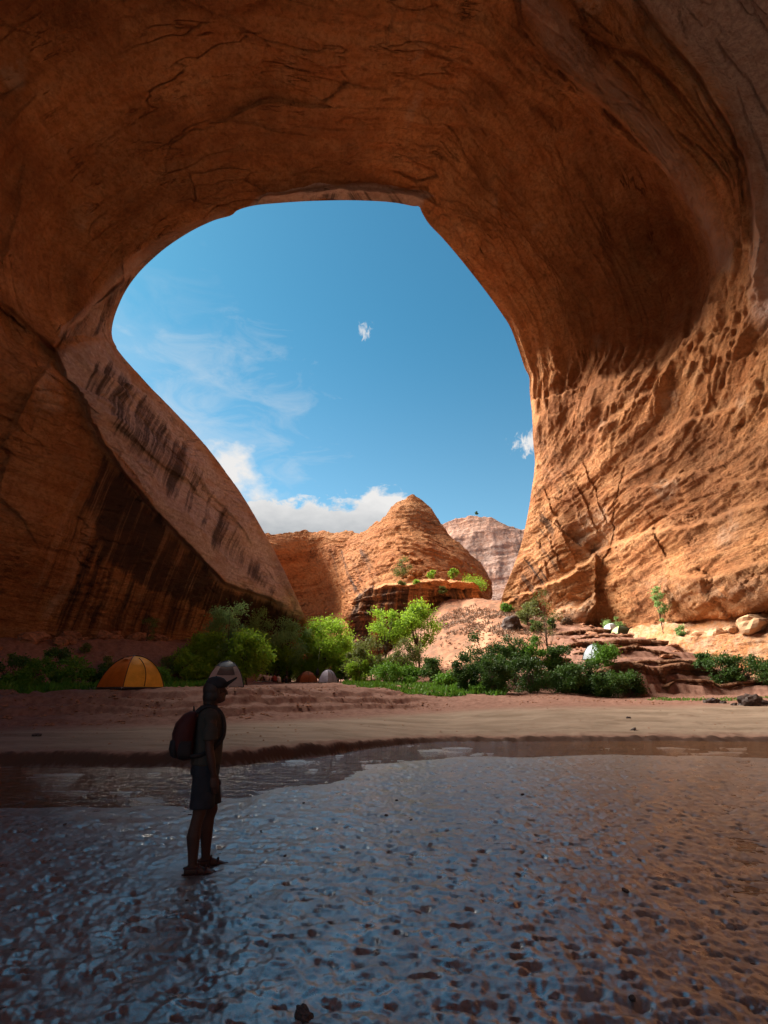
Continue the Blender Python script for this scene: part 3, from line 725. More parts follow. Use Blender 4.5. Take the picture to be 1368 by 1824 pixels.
    pale = .9*zone([(1035, 920), (1085, 905), (1100, 950), (1060, 990), (1010, 975)], 14)  # glow on the right wall, painted as a pale patch
    pale = np.maximum(pale, .75*zone([(1100, 30), (1200, 40), (1368, 130), (1450, 330), (1368, 420), (1300, 260), (1220, 130)], 30))  # light on the upper right, painted as paler rock
    pale = np.maximum(pale, .7*zone([(265, 760), (360, 880), (430, 1000), (520, 1080), (470, 960), (380, 820), (300, 730)], 20))  # skylight on the left outer face, painted as a paler tone
    pale = np.maximum(pale, .6*zone([(205, 800), (330, 900), (420, 1010), (500, 1070), (440, 1050), (300, 920)], 18))  # lit strip above the left brow, painted pale as well
    pale = np.maximum(pale, .8*zone([(985, 1100), (1000, 1075), (1062, 1060), (1050, 1100), (1035, 1130)], 10))
    pale = np.maximum(pale, .7*zone([(1210, 1130), (1368, 1110), (1450, 1110), (1450, 1200), (1210, 1180)], 10))
    pale = np.maximum(pale, .45*zone([(1150, 1040), (1368, 1030), (1400, 1060), (1200, 1075)], 20))
    pale = np.maximum(pale, .6*sst(.33, .45, pn(P*.22+33)))*front
    bed = np.clip(.55+.45*low, 0, 1)
    # water runs down each wall along its own line of fall
    su = np.where(px < 620, (px*.93+py*.36)*.060, (px*.80-py*.60)*.075)
    pad = lambda a_: np.concatenate([np.repeat(a_[:1], NB, 0), a_], 0)
    pat_shade = .60*zone([(1050, 250), (1150, 290), (1215, 360), (1248, 440), (1250, 530), (1220, 590), (1150, 640), (1060, 640), (1000, 560), (985, 440), (1000, 330)], 30)  # hollow: darker patina, with its shade painted in
    pat_shade = np.maximum(pat_shade, .8*zone([(1100, 760), (1240, 735), (1400, 790), (1400, 930), (1230, 955), (1110, 905)], 40))
    pat_shade = np.maximum(pat_shade, .75*zone([(1010, 640), (1130, 665), (1180, 700), (1060, 745), (1000, 700)], 18))
    pat_shade = np.maximum(pat_shade, .6*zone([(1170, 990), (1190, 1040), (1220, 1100), (1150, 1100), (1110, 1040)], 16))
    pat_shade = np.maximum(pat_shade, .7*sst(.02, .28, fbm(P*np.array([.06, .06, .10])+91, 3)))
    pat_shade = np.maximum(pat_shade, .60*zone([(-60, 600), (60, 620), (120, 720), (200, 860), (200, 1150), (-60, 1150)], 50))  # left inner wall: darker, redder brown
    pat_shade = np.maximum(pat_shade, .85*sst(190, -30, py)*sst(700, 200, px))  # shade of the top-left ceiling, painted in as a dark fade
    wea_lit = .9*zone([(110, 625), (200, 600), (205, 630), (270, 690), (340, 760), (425, 870), (495, 985), (548, 1090), (530, 1100), (403, 1041), (320, 955), (255, 885), (177, 782), (120, 680)], 14)  # outer left face: weathered grey-pink, lightened to stand for skylight
    wea_lit = np.maximum(wea_lit, .95*zone([(1060, -40), (1130, 0), (1200, 60), (1280, 150), (1330, 260), (1352, 400), (1350, 560), (1480, 700), (1480, -40)], 30))  # upper right: bluish light from behind, painted as grey-pink rock
    wea_lit = np.maximum(wea_lit, .8*zone([(430, 386), (460, 352), (560, 338), (660, 336), (770, 350), (750, 372), (600, 362), (500, 366)], 6))
    wea_lit = np.maximum(wea_lit, .6*zone([(110, 600), (150, 545), (220, 475), (310, 415), (400, 380), (300, 450), (215, 530), (195, 610)], 10))
    wea_lit = np.maximum(wea_lit, .45*zone([(900, -40), (985, 100), (1130, 225), (1230, 380), (1262, 480), (1290, 480), (1260, 380), (1180, 230), (1040, 80), (960, -40)], 16))*front
    rk = np.stack([varn, pale, bed, wea_lit], -1)
    set_attr(me, 'rk', pad(rk)); set_attr(me, 'su', pad(su), 'FLOAT'); set_attr(me, 'pat_shade', pad(pat_shade*front), 'FLOAT'); set_attr(me, 'uvm', pad(np.stack([u_m, v_m, low*front, 0*px], -1)))
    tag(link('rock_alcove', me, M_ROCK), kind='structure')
build_alcove()

# ------------------------------------------------------------------ rock masses outside
def curtain(name, sky, base_y, ctrl, mat, nx, ny, back, relief, stain=None, bedw=1.0, su_dir=(1, .0), su_k=.12, lam=.01, wea_lit=0.0):
    sky = np.array(sky, float); xs = np.linspace(sky[0, 0], sky[-1, 0], nx)
    ys = np.interp(xs, sky[:, 0], sky[:, 1])
    k = np.ones(9)/9; ys = np.convolve(np.pad(ys, 4, 'edge'), k, 'valid')
    v = np.linspace(0, 1, ny)[:, None]**1.1
    PX = np.broadcast_to(xs, (ny, nx)); PY = ys[None]+(base_y-ys[None])*v
    c = np.array(ctrl, float)
    f = RBF(c[:, :2]/200, np.log(c[:, 2]), lam)
    Y = np.exp(f(np.stack([PX, PY], -1)/200))
    P = at(PX, PY, Y)
    N = grid_normals(P); s = np.sign((N*(np.array([0, 0, CAMZ])-P)).sum(-1)); N *= s[..., None]
    disp = relief(P, PX, PY)
    P2 = P+N*(disp*(.35+.65*sst(0, .15, v)))[..., None]
    P2[..., 2] += (.9*fbm(P*np.array([.22, .22, .22]), 4, .6)+.5*terrace(2.2*pn(P*.16+3), .1))*sst(.12, 0, v)
    bk = np.array(back, float)                # rows behind the skyline: (metres back, metres down)
    rows = [P2[0]+np.array([0, b, -d]) for b, d in bk[::-1]]
    PA = np.concatenate([np.stack(rows), P2], 0)
    me = raw_mesh(name, PA, grid_faces(PA.shape[0], nx))
    va, pa = stain(PX, PY, P) if stain else (0*PX, 0*PX)
    nb = len(rows); pad = lambda a_: np.concatenate([np.repeat(a_[:1], nb, 0), a_], 0)
    set_attr(me, 'rk', pad(np.stack([va, pa, np.full(PX.shape, bedw), np.full(PX.shape, wea_lit)], -1)))
    set_attr(me, 'su', pad((PX*su_dir[0]+PY*su_dir[1])*su_k), 'FLOAT'); set_attr(me, 'uvm', np.tile([0, 0, 1, 0], (PA.shape[0]*nx, 1)))
    return tag(link(name, me, mat), kind='structure')

def rel_dome(P, px, py):
    hz = np.stack([P[..., 0]*.05, P[..., 1]*.05, P[..., 2]*.17+.05*P[..., 0]], -1)
    b = terrace(fbm(hz, 5, .6)*4, .15)*.40
    w = sst(560, 680, px)
    cr = fbm(P*np.array([.10, .10, .35])+6, 4, .6); tr = -.9*sst(.0, .2, pn(P*.12+9))
    w2 = np.maximum(w, sst(1000, 960, py))
    return b*(.25+.75*w2)+fbm(P*.06, 4)*1.4+fbm(P*.4, 4, .6)*.30+tr*np.exp(-(cr/.02)**2)
def st_dome(px, py, P):
    v = .55*sst(560, 590, px)*sst(690, 650, px)*sst(950, 985, py)*sst(1090, 1050, py)+.35*sst(770, 850, px)
    return v, .3*sst(.2, .45, pn(P*.05))
curtain('rock_dome', [(420, 966), (470, 952), (520, 948), (570, 945), (600, 946), (640, 943), (658, 941), (668, 932), (684, 927), (698, 907), (712, 892), (722, 888), (735, 887),
        (750, 892), (765, 908), (785, 930), (800, 950), (825, 975), (850, 1000), (868, 1018), (874, 1036), (878, 1070)], 1150,
        [(735, 889, 122), (712, 895, 122), (765, 910, 121), (735, 940, 114), (735, 1000, 105), (735, 1050, 101), (735, 1150, 99), (800, 960, 117), (800, 1010, 107), (850, 1005, 117), (860, 1050, 112),
         (875, 1060, 121), (690, 930, 119), (680, 975, 112), (660, 945, 128), (655, 1000, 116), (640, 1050, 116), (630, 1080, 118), (600, 948, 140), (560, 948, 146), (480, 954, 152), (420, 966, 155),
         (610, 985, 134), (585, 960, 139), (560, 985, 148), (500, 990, 152), (530, 965, 147), (480, 975, 150), (585, 1020, 148), (600, 1050, 146), (612, 1070, 142), (560, 1050, 160), (520, 1050, 162), (470, 1030, 160),
         (600, 1100, 150), (540, 1120, 158), (440, 1100, 158), (875, 1150, 118), (620, 1015, 130), (632, 1055, 122)],
        M_ROCK_FAR, 420, 330, [(2, .2), (6, 1.5), (14, 8), (26, 22), (34, 60)], rel_dome, st_dome, 1.0, (1, -.35), .09)
def rel_cliff(P, px, py):
    hz = np.stack([P[..., 0]*.01, P[..., 1]*.01, P[..., 2]*.10], -1)
    return fbm(P*.03, 4)*3+terrace(fbm(hz, 4)*3, .2)*.5+fbm(P*np.array([.25, .25, .04]), 4)*1.0
curtain('far_cliff', [(700, 985), (760, 952), (790, 934), (815, 921), (835, 918), (850, 917), (875, 922), (905, 936), (935, 943), (1000, 952), (1080, 960)], 1110,
        [(700, 985, 230), (850, 918, 215), (850, 1000, 205), (850, 1100, 200), (760, 955, 225), (935, 945, 210), (935, 1060, 196), (1080, 960, 205), (1080, 1100, 195), (700, 1100, 215)],
        M_ROCK_GREY, 220, 130, [(4, .5), (20, 4), (60, 30), (80, 90)], rel_cliff,
        lambda px, py, P: (.30*sst(1000, 930, py)+.22, .85*sst(930, 990, py)), .05, (1, 0), .10, wea_lit=.45)
def rel_ledge(P, px, py):
    hz = np.stack([P[..., 0]*.08, P[..., 1]*.08, P[..., 2]*.7], -1)
    return terrace(fbm(hz, 4, .6)*4, .16)*.55+fbm(P*.3, 4, .6)*.9
curtain('rock_ledge', [(618, 1150), (620, 1100), (624, 1072), (634, 1060), (660, 1048), (700, 1043), (740, 1040), (780, 1036), (820, 1036), (850, 1040), (858, 1060), (860, 1110)], 1180,
        [(618, 1120, 98), (624, 1075, 96), (660, 1050, 93), (740, 1042, 90), (820, 1038, 92), (855, 1060, 95), (640, 1150, 98), (700, 1080, 91.5), (700, 1120, 96), (760, 1080, 92), (760, 1110, 96.5),
         (820, 1070, 95), (640, 1100, 93.5), (700, 1175, 97), (820, 1170, 98), (858, 1110, 99)],
        M_ROCK, 260, 130, [(1, -.25), (4, -.9), (9, -2.2), (16, -3)], rel_ledge,
        lambda px, py, P: (.66*sst(1034, 1052, py+6*pn(P*.3))*sst(870, 830, px)*np.ones(px.shape), 0*px), .7, (1, .1), .1)
curtain('rock_shelf', [(1196, 1172), (1212, 1150), (1240, 1140), (1290, 1132), (1330, 1122), (1368, 1118), (1450, 1108), (1560, 1100)], 1215,
        [(1196, 1172, 47), (1240, 1142, 44.5), (1300, 1132, 42), (1368, 1120, 39.5), (1450, 1110, 37), (1560, 1100, 35), (1240, 1200, 43.5), (1368, 1200, 38.5), (1560, 1200, 34)],
        M_ROCK, 220, 60, [(.3, .02), (2, -.1), (5, -.8), (9, -2.0)], lambda P, px, py: fbm(P*.4, 4, .6)*.35+terrace(fbm(P*np.array([.2, .2, .9]), 3)*3, .15)*.15,
        lambda px, py, P: (0*px, .75+0*px), .4)

# ledges of the layered bank on the right: slabs with a broken front edge
def ledge(pts, thick, depth, seed):
    pts = np.array(pts, float); n = 90
    t = np.linspace(0, len(pts)-1, n); q = catmull(pts, t)
    f = gpts(q[:, 0], q[:, 1])
    w = fbm(np.stack([t*2.2, 0*t+seed, 0*t], -1), 4, .6)*.75
    stepy = np.round(fbm(np.stack([t*1.1, 0*t+seed*3, 0*t], -1), 2)*4)/4*.8
    f[:, 1] += w+stepy
    taper = np.sin(np.linspace(0.0, np.pi, n))**.35
    zt = f[:, 2]+thick*(.25+.75*taper)*(1+.25*pn(np.stack([t*3, 0*t+seed, 0*t], -1)))
    k = np.ones(15)/15; zt = np.convolve(np.pad(zt, 7, 'edge'), k, 'valid')
    rows = []
    for dy, a in ((.25, -.6), (.18, .0), (.02, .25), (.22, .42), (.0, .58), (-.05, .80), (.0, .94), (.10, 1.0)):
        rows.append(np.stack([f[:, 0], f[:, 1]+dy+.07*fbm(np.stack([t*7, 0*t+a*3, 0*t+seed], -1), 3), f[:, 2]*(1-a)+zt*a], -1))
    for d in (.5, 1.2, depth*.6, depth):
        rows.append(np.stack([f[:, 0], f[:, 1]+d, zt+.05*pn(np.stack([t*4, 0*t+d, 0*t+seed], -1))-max(0, d-1.2)*.25], -1))
    P = np.stack(rows); me = raw_mesh('rock_ledge', P, grid_faces(len(rows), n), False)
    set_attr(me, 'rk', np.tile([.0, .1, .9, 0], (P.shape[0]*n, 1))); set_attr(me, 'su', P[..., 0], 'FLOAT'); set_attr(me, 'uvm', np.tile([0, 0, 1, 0], (P.shape[0]*n, 1)))
    tag(link('rock_ledge', me, M_LEDGE), kind='structure')
M_LEDGE = sandstone('maroon_sandstone', (.40, .42, .52), 2.0)
for i, (pts, th, dp) in enumerate([
        ([(990, 58.5), (1020, 58), (1050, 57.5), (1100, 57), (1152, 56.5)], .65, 3.0), ([(1030, 55.5), (1090, 54.5), (1140, 54), (1172, 54)], .50, 2.6),
        ([(990, 51), (1050, 50), (1100, 49), (1170, 48), (1238, 47)], .75, 3.4), ([(1130, 50.5), (1180, 50), (1226, 49.5)], .45, 2.4),
        ([(1085, 45.5), (1130, 44.6), (1180, 44), (1215, 43.8)], .50, 2.6), ([(1030, 47.5), (1080, 46.8), (1110, 46.5)], .45, 2.4),
        ([(1120, 42.3), (1190, 41.6), (1250, 41.3), (1300, 40.6)], .55, 2.6), ([(960, 40.5), (1030, 39.6), (1100, 39.0), (1170, 38.9), (1230, 39.4), (1290, 39.6)], 1.0, 2.6),
        ([(1180, 38.6), (1250, 38.2), (1320, 37.4), (1400, 36.6)], .45, 2.2), ([(1240, 40.8), (1310, 39.6), (1400, 38.2)], .40, 2.2), ([(930, 47.0), (975, 46.5), (1020, 46.2)], .4, 2.2)]):
    ledge(pts, th, dp, i+1)

# ------------------------------------------------------------------ plants
rnd = np.random.default_rng(21)
def leaf_mat(name, dark, light, trans=.35):
    t = NT(name); a = t.attr('tone')
    c = t.mix(a.outputs['Fac'], dark, light)
    t.set(Base_Color=c, Roughness=.6); t.b.inputs['Specular IOR Level'].default_value = .25
    tl = t.n('ShaderNodeBsdfTranslucent'); t.l(t.mix(.5, c, light), tl.inputs[0])
    ms = t.n('ShaderNodeMixShader'); ms.inputs[0].default_value = trans
    t.l(t.b.outputs[0], ms.inputs[1]); t.l(tl.outputs[0], ms.inputs[2]); t.l(ms.outputs[0], t.out.inputs[0])
    return t.m
ML_LIME = leaf_mat('lime_leaves', (.105, .185, .016), (.27, .43, .036), .55)
ML_BLUE = leaf_mat('grey_green_leaves', (.13, .22, .065), (.28, .43, .15), .55)
ML_DARK = leaf_mat('dark_green_leaves', (.018, .045, .010), (.075, .15, .026), .3)
ML_OLIVE = leaf_mat('olive_leaves', (.060, .070, .018), (.17, .20, .05), .35)
ML_GRASS = leaf_mat('fresh_green_grass', (.040, .110, .010), (.13, .27, .025), .35)
ML_DRY = leaf_mat('dry_stems', (.10, .060, .035), (.24, .15, .10), .1)
M_BARK = simple('bark', (.10, .065, .045), .9, .3, 20)
def leaves_mesh(name, c, size, tone, droop=0.0, ratio=.5, seed=0):
    g = np.random.default_rng(seed); n = len(c)
    ax = g.normal(size=(n, 3)); ax[:, 2] = ax[:, 2]*(1-droop)*.8-droop*2.0
    ax /= np.linalg.norm(ax, axis=1, keepdims=True)
    b = np.cross(ax, g.normal(size=(n, 3))); b /= np.linalg.norm(b, axis=1, keepdims=True)
    s = size*g.uniform(.6, 1.35, n)[:, None]
    V = np.stack([c-ax*s*.5, c+b*s*ratio*.5, c+ax*s*.5, c-b*s*ratio*.5], 1).reshape(-1, 3)
    me = raw_mesh(name, V, np.arange(4*n).reshape(n, 4), False)
    set_attr(me, 'tone', np.repeat(np.clip(tone, 0, 1), 4), 'FLOAT')
    return me
def tube_geo(pts, rad, ns=6):
    pts = np.asarray(pts, float); rad = np.asarray(rad, float); n = len(pts)
    T = np.gradient(pts, axis=0); T /= np.maximum(np.linalg.norm(T, axis=1, keepdims=True), 1e-9)
    ref = np.array([.13, .31, .94]) if abs(T[0] @ np.array([.13, .31, .94])) < .9 else np.array([1, .1, 0])
    A = np.cross(T, ref); A /= np.linalg.norm(A, axis=1, keepdims=True); B = np.cross(T, A)
    th = np.linspace(0, 2*np.pi, ns, endpoint=False)
    V = pts[:, None]+rad[:, None, None]*(np.cos(th)[None, :, None]*A[:, None]+np.sin(th)[None, :, None]*B[:, None])
    return V.reshape(-1, 3), grid_faces(n, ns, True)
class Geo:
    def __init__(s): s.v = []; s.f = []; s.n = 0
    def add(s, V, Fc):
        V = np.asarray(V, float).reshape(-1, 3); s.v.append(V); s.f += [tuple(int(i)+s.n for i in q) for q in Fc]; s.n += len(V); return s
    def tube(s, pts, rad, ns=6, cap=True):
        if np.isscalar(rad): rad = [rad]*len(pts)
        V, Fc = tube_geo(pts, rad, ns); b = s.n; s.add(V, Fc)
        if cap:
            s.f.append(tuple(b+i for i in range(ns))[::-1]); m = b+len(V)-ns; s.f.append(tuple(m+i for i in range(ns)))
        return s
    def box(s, lo, hi):
        x0, y0, z0 = lo; x1, y1, z1 = hi
        V = [(x0, y0, z0), (x1, y0, z0), (x1, y1, z0), (x0, y1, z0), (x0, y0, z1), (x1, y0, z1), (x1, y1, z1), (x0, y1, z1)]
        return s.add(V, [(3, 2, 1, 0), (4, 5, 6, 7), (0, 1, 5, 4), (1, 2, 6, 5), (2, 3, 7, 6), (3, 0, 4, 7)])
    def loft(s, rings, cap=True):
        R = np.array(rings); n, k, _ = R.shape; b = s.n; s.add(R.reshape(-1, 3), grid_faces(n, k, True))
        if cap:
            s.f.append(tuple(b+i for i in range(k))[::-1]); m = b+(n-1)*k; s.f.append(tuple(m+i for i in range(k)))
        return s
    def mesh(s, name, smooth=True):
        me = bpy.data.meshes.new(name); me.from_pydata(np.concatenate(s.v).tolist(), [], s.f); me.update()
        if smooth: me.polygons.foreach_set('use_smooth', np.full(len(me.polygons), True))
        return me
    def build(s, name, mat, parent=None, smooth=True): return link(name, s.mesh(name, smooth), mat, parent)

def crown_points(g, w, h, z0, ncl, npl, flat=1.0, hollow=.35):
    """leaf positions: many small clumps set through an uneven crown"""
    cl = []
    while len(cl) < ncl:
        p = g.normal(size=3); p /= np.linalg.norm(p); p *= g.uniform(hollow, 1)**.6
        cl.append((p[0]*w*.5*.80, p[1]*w*.5*.80, z0+(p[2]*.5+.5)*(h-z0)*.9+.04*h))
    cl = np.array(cl); rad = w*.5*g.uniform(.16, .36, ncl)
    tone_c = g.uniform(-.22, .22, ncl)
    pts, tn = [], []
    for c, r, tc in zip(cl, rad, tone_c):
        m = int(npl*2.2*g.uniform(.6, 1.3)*(r/(w*.13)))
        q = g.normal(size=(m, 3))*r*np.array([.62, .62, .50*flat]); pts.append(c+q)
        tn.append(np.clip(.5+tc+.14*g.normal(size=m), 0, 1))
    P = np.concatenate(pts); T = np.concatenate(tn); k = P[:, 2] > .02*h
    return cl, P[k], T[k]
PLANTS = []
def plant(name, cat, label, px, Y, w, h, mat, seed, group=None, z0f=.12, ncl=16, npl=90, leaf=.16, droop=0.0, ratio=.5, stems=1, flat=1.0, zoff=0.0, trunk_r=None, loc=None, rz=None, crown='crown', hollow=.35, tone=0.0):
    g = np.random.default_rng(seed)
    p = loc if loc is not None else gpt(px, Y)
    root = empty(name, (p[0], p[1], p[2]+zoff), g.uniform(0, 6.28) if rz is None else rz)
    tag(root, label, cat, group)
    cl, P, T = crown_points(g, w, h, h*z0f, ncl, npl, flat, hollow)
    T = T+(.28 if group in ('green trees along the camp', 'bushes at the left bank') else 0)  # lightened leaf tone stands in for light these plants lack
    link(crown, leaves_mesh(crown, P, leaf*1.12, T, droop, ratio, seed), mat, root)
    q = Geo(); tr = trunk_r or h*.018
    bases = [np.array([g.normal()*.03*w*(stems > 1), g.normal()*.03*w*(stems > 1), -.15]) for _ in range(stems)]
    top = [np.array([g.normal()*w*.06, g.normal()*w*.06, h*.55]) for _ in range(stems)]
    for b, t_ in zip(bases, top):
        k = np.linspace(0, 1, 6)[:, None]; pts = b+(t_-b)*k+np.array([1, 1, 0])*g.normal(size=(6, 3))*w*.02*k
        q.tube(pts, tr*np.linspace(1, .35, 6), 6)
    for i, c in enumerate(cl[:14]):
        b = i % stems; s_ = bases[b]+(top[b]-bases[b])*g.uniform(.3, .9)
        mid = (s_+c)/2+np.array([0, 0, -.03*h])
        q.tube([s_, mid, c], [tr*.5, tr*.3, tr*.12], 5)
    q.build('trunk' if stems == 1 else 'stems', M_BARK, root)
    PLANTS.append(root)
    return root
GT = 'green trees along the camp'
def Hpx(dpx, Y): return dpx*Y*1.0/F_PX
def tree(cat, name, label, px, ytop, Y, wpx, mat, seed, ybase=1208, **k):
    return plant(name, cat, label, px, Y, Hpx(wpx, Y), Hpx(ybase-ytop, Y)*1.05, mat, seed, GT, **k)
tree('tree', 'tamarisk_tree', 'tall grey green feathery tree left of centre, its tip against the striped wall', 398, 1062, 45, 84, ML_BLUE, 1, ybase=1200, ncl=26, npl=120, leaf=.22, ratio=.35, z0f=.10)
tree('tree', 'tamarisk_tree', 'rounded grey green tree at the foot of the left rock nose', 512, 1088, 60, 76, ML_BLUE, 2, ncl=24, npl=120, leaf=.24, ratio=.35, z0f=.15)
tree('tree', 'cottonwood_tree', 'bright lime tree above the small rust coloured tent', 578, 1093, 62, 96, ML_LIME, 3, ncl=34, npl=150, leaf=.24, droop=.35, z0f=.10)
tree('tree', 'cottonwood_tree', 'yellow green tree standing right behind the grey and white dome tent', 440, 1122, 44, 86, ML_LIME, 4, ncl=26, npl=130, leaf=.20, z0f=.06)
tree('tree', 'cottonwood_tree', 'slim yellow green tree between the yellow tent and the grey and white tent', 330, 1143, 41, 40, ML_LIME, 5, ybase=1212, ncl=18, npl=100, leaf=.16, z0f=.05)
tree('bush', 'willow_bush', 'low yellow green bush left of the grey and white dome tent', 352, 1172, 42, 56, ML_LIME, 6, ybase=1214, ncl=18, npl=90, leaf=.16, z0f=.02, stems=4)
tree('bush', 'willow_bush', 'dull dark bush beside the slim yellow green tree', 300, 1168, 43, 46, ML_OLIVE, 7, ybase=1210, ncl=14, npl=90, leaf=.15, z0f=.02, stems=4)
tree('tree', 'cottonwood_tree', 'airy lime tree in front of the dark rock ledge', 684, 1088, 58, 64, ML_LIME, 8, ybase=1214, ncl=17, npl=95, leaf=.22, z0f=.36, hollow=.5)
tree('tree', 'cottonwood_tree', 'lime tree leaning before the sand slope, right of the dark ledge', 748, 1096, 57, 78, ML_LIME, 9, ybase=1216, ncl=24, npl=110, leaf=.22, z0f=.30, droop=.2)
tree('tree', 'willow_tree', 'thin brownish green tree with a bare trunk right of the pale tent', 662, 1140, 56, 74, ML_OLIVE, 10, ybase=1216, ncl=20, npl=95, leaf=.19, z0f=.22, droop=.3)
tree('tree', 'willow_tree', 'drooping olive tree hanging under the two lime trees', 722, 1146, 53, 60, ML_OLIVE, 11, ybase=1218, ncl=20, npl=110, leaf=.18, z0f=.10, droop=.5)
tree('bush', 'oak_bush', 'small dark bush at the foot of the sand slope', 772, 1172, 50, 46, ML_DARK, 12, ybase=1216, ncl=14, npl=110, leaf=.17, z0f=.02, stems=3)
tree('tree', 'cottonwood_tree', 'lime tree over the seated campers', 490, 1142, 60, 70, ML_LIME, 13, ncl=20, npl=130, leaf=.23, z0f=.05)
tree('tree', 'cottonwood_tree', 'yellow green tree behind the pale lavender tent', 616, 1128, 68, 64, ML_LIME, 14, ncl=20, npl=120, leaf=.23, z0f=.1, droop=.25)
tree('bush', 'oak_bush', 'dark bush right of the pale lavender tent', 618, 1178, 60, 44, ML_DARK, 15, ybase=1214, ncl=14, npl=110, leaf=.18, z0f=.02, stems=3)
tree('bush', 'willow_bush', 'bright bush spreading right of the grey and white tent', 470, 1165, 60, 60, ML_LIME, 16, ybase=1210, ncl=18, npl=110, leaf=.19, z0f=.02, stems=4)
tree('bush', 'willow_bush', 'olive bush behind the small rust coloured tent', 530, 1168, 66, 56, ML_OLIVE, 17, ybase=1210, ncl=18, npl=110, leaf=.20, z0f=.02, stems=4)
tree('bush', 'willow_bush', 'green bush under the brownish tree with the bare trunk', 690, 1186, 50, 66, ML_GRASS, 18, ybase=1220, ncl=18, npl=100, leaf=.17, z0f=.02, stems=4)
tree('bush', 'willow_bush', 'bright green bush left of the small dark bush at the slope foot', 640, 1180, 54, 50, ML_LIME, 60, ybase=1218, ncl=16, npl=100, leaf=.17, z0f=.02, stems=4)
tree('tree', 'tamarisk_tree', 'grey green tree filling the gap between the two feathery trees', 455, 1104, 60, 60, ML_BLUE, 61, ncl=20, npl=110, leaf=.22, ratio=.35, z0f=.2)
for i, (px, yt, Y, w, m, nm, lab) in enumerate([
        (372, 1118, 44, 56, ML_LIME, 'cottonwood_tree', 'lime tree under the tall feathery one'), (415, 1098, 46, 60, ML_BLUE, 'tamarisk_tree', 'grey green tree just right of the tall feathery one'),
        (545, 1128, 63, 60, ML_LIME, 'cottonwood_tree', 'lime tree in the gap right of the rounded grey green tree'), (425, 1158, 47, 50, ML_LIME, 'willow_bush', 'yellow green bush rising over the blue top of the grey and white tent'),
        (500, 1175, 62, 44, ML_GRASS, 'willow_bush', 'green bush right behind the camper in dark clothes'), (395, 1150, 50, 50, ML_GRASS, 'willow_bush', 'green bush in front of the tall feathery tree'),
        (585, 1150, 66, 60, ML_OLIVE, 'willow_tree', 'brownish drooping tree behind the rust and lavender tents'), (650, 1155, 62, 50, ML_LIME, 'willow_bush', 'lime bush just left of the dark ledge foot'),
        (705, 1170, 56, 60, ML_LIME, 'willow_bush', 'bright bush under the airy lime tree')]):
    plant(nm, 'tree' if 'tree' in nm else 'bush', lab, px, Y, Hpx(w, Y), Hpx(1208-yt, Y)*1.05, m, 70+i, GT, z0f=.04, ncl=20, npl=110, leaf=.20, stems=1 if 'tree' in nm else 4, droop=.3 if m is ML_OLIVE else 0)
for i, (px, yt, Y, w, m, lab) in enumerate([
        (318, 1172, 46, 54, ML_LIME, 'low lime bush behind the slim yellow green tree'), (362, 1152, 50, 56, ML_LIME, 'leafy lime bush between the slim tree and the tall feathery tree'),
        (412, 1178, 43, 46, ML_LIME, 'short lime bush peeping over the grey and white tent'), (452, 1172, 59, 60, ML_LIME, 'broad lime bush left of the seated campers'),
        (515, 1152, 62, 56, ML_LIME, 'lime bush under the rounded grey green tree'), (556, 1172, 62, 50, ML_LIME, 'small lime bush over the rust coloured tent'),
        (602, 1164, 60, 50, ML_LIME, 'lime bush close behind the lavender tent'), (632, 1158, 56, 50, ML_OLIVE, 'olive bush right of the lavender tent, under the ledge'),
        (728, 1186, 51, 54, ML_GRASS, 'low green bush under the drooping olive tree'), (800, 1196, 45, 50, ML_GRASS, 'low green bush left of the thicket end')]):
    plant('willow_bush', 'bush', lab, px, Y, Hpx(w, Y), Hpx(1212-yt, Y)*1.05, m, 260+i, GT, z0f=.0, ncl=18, npl=100, leaf=.19, stems=4)
GL = 'bushes at the left bank'
for i, (px, yt, Y, w, m, lab, cat, nm) in enumerate([
        (8, 1160, 29.5, 62, ML_DARK, 'dark bush cut by the left edge of the picture', 'bush', 'oak_bush'),
        (58, 1168, 29, 66, ML_GRASS, 'leafy green bush second from the left edge', 'bush', 'willow_bush'),
        (92, 1152, 31, 44, ML_DARK, 'tallest dark bush of the left bank, below the crumbled rock', 'bush', 'oak_bush'),
        (128, 1168, 29.5, 66, ML_GRASS, 'fresh green bush midway between the left edge and the yellow tent', 'bush', 'willow_bush'),
        (168, 1182, 31, 44, ML_DARK, 'low dark bush just left of the yellow tent', 'bush', 'oak_bush'),
        (250, 1176, 32, 46, ML_BLUE, 'grey green bush showing over the top of the yellow tent', 'bush', 'willow_bush'),
        (200, 1160, 40, 40, ML_OLIVE, 'dull bush on the rubble bank behind the yellow tent', 'bush', 'willow_bush'),
        (262, 1130, 47, 38, ML_OLIVE, 'thin brownish sapling against the foot of the striped wall', 'sapling', 'sapling'),
        (150, 1144, 41, 24, ML_OLIVE, 'tiny shrub on the crumbled bank under the left wall', 'shrub', 'small_shrub'),
        (286, 1190, 33, 40, ML_GRASS, 'short green bush touching the right side of the yellow tent', 'bush', 'willow_bush'),
        (30, 1192, 27.5, 52, ML_GRASS, 'low leafy bush in front of the dark bush at the left edge', 'bush', 'willow_bush')]):
    plant(nm, cat, lab, px, Y, Hpx(w, Y), Hpx({7: 1178, 6: 1195, 8: 1160}.get(i, 1222)-yt, Y), m, 100+i, GL, z0f=.02, ncl=13 if i not in (7, 8) else 9, npl=95 if i not in (7, 8) else 45, leaf=.13, stems=4)
GR = 'dark thicket on the right bank'
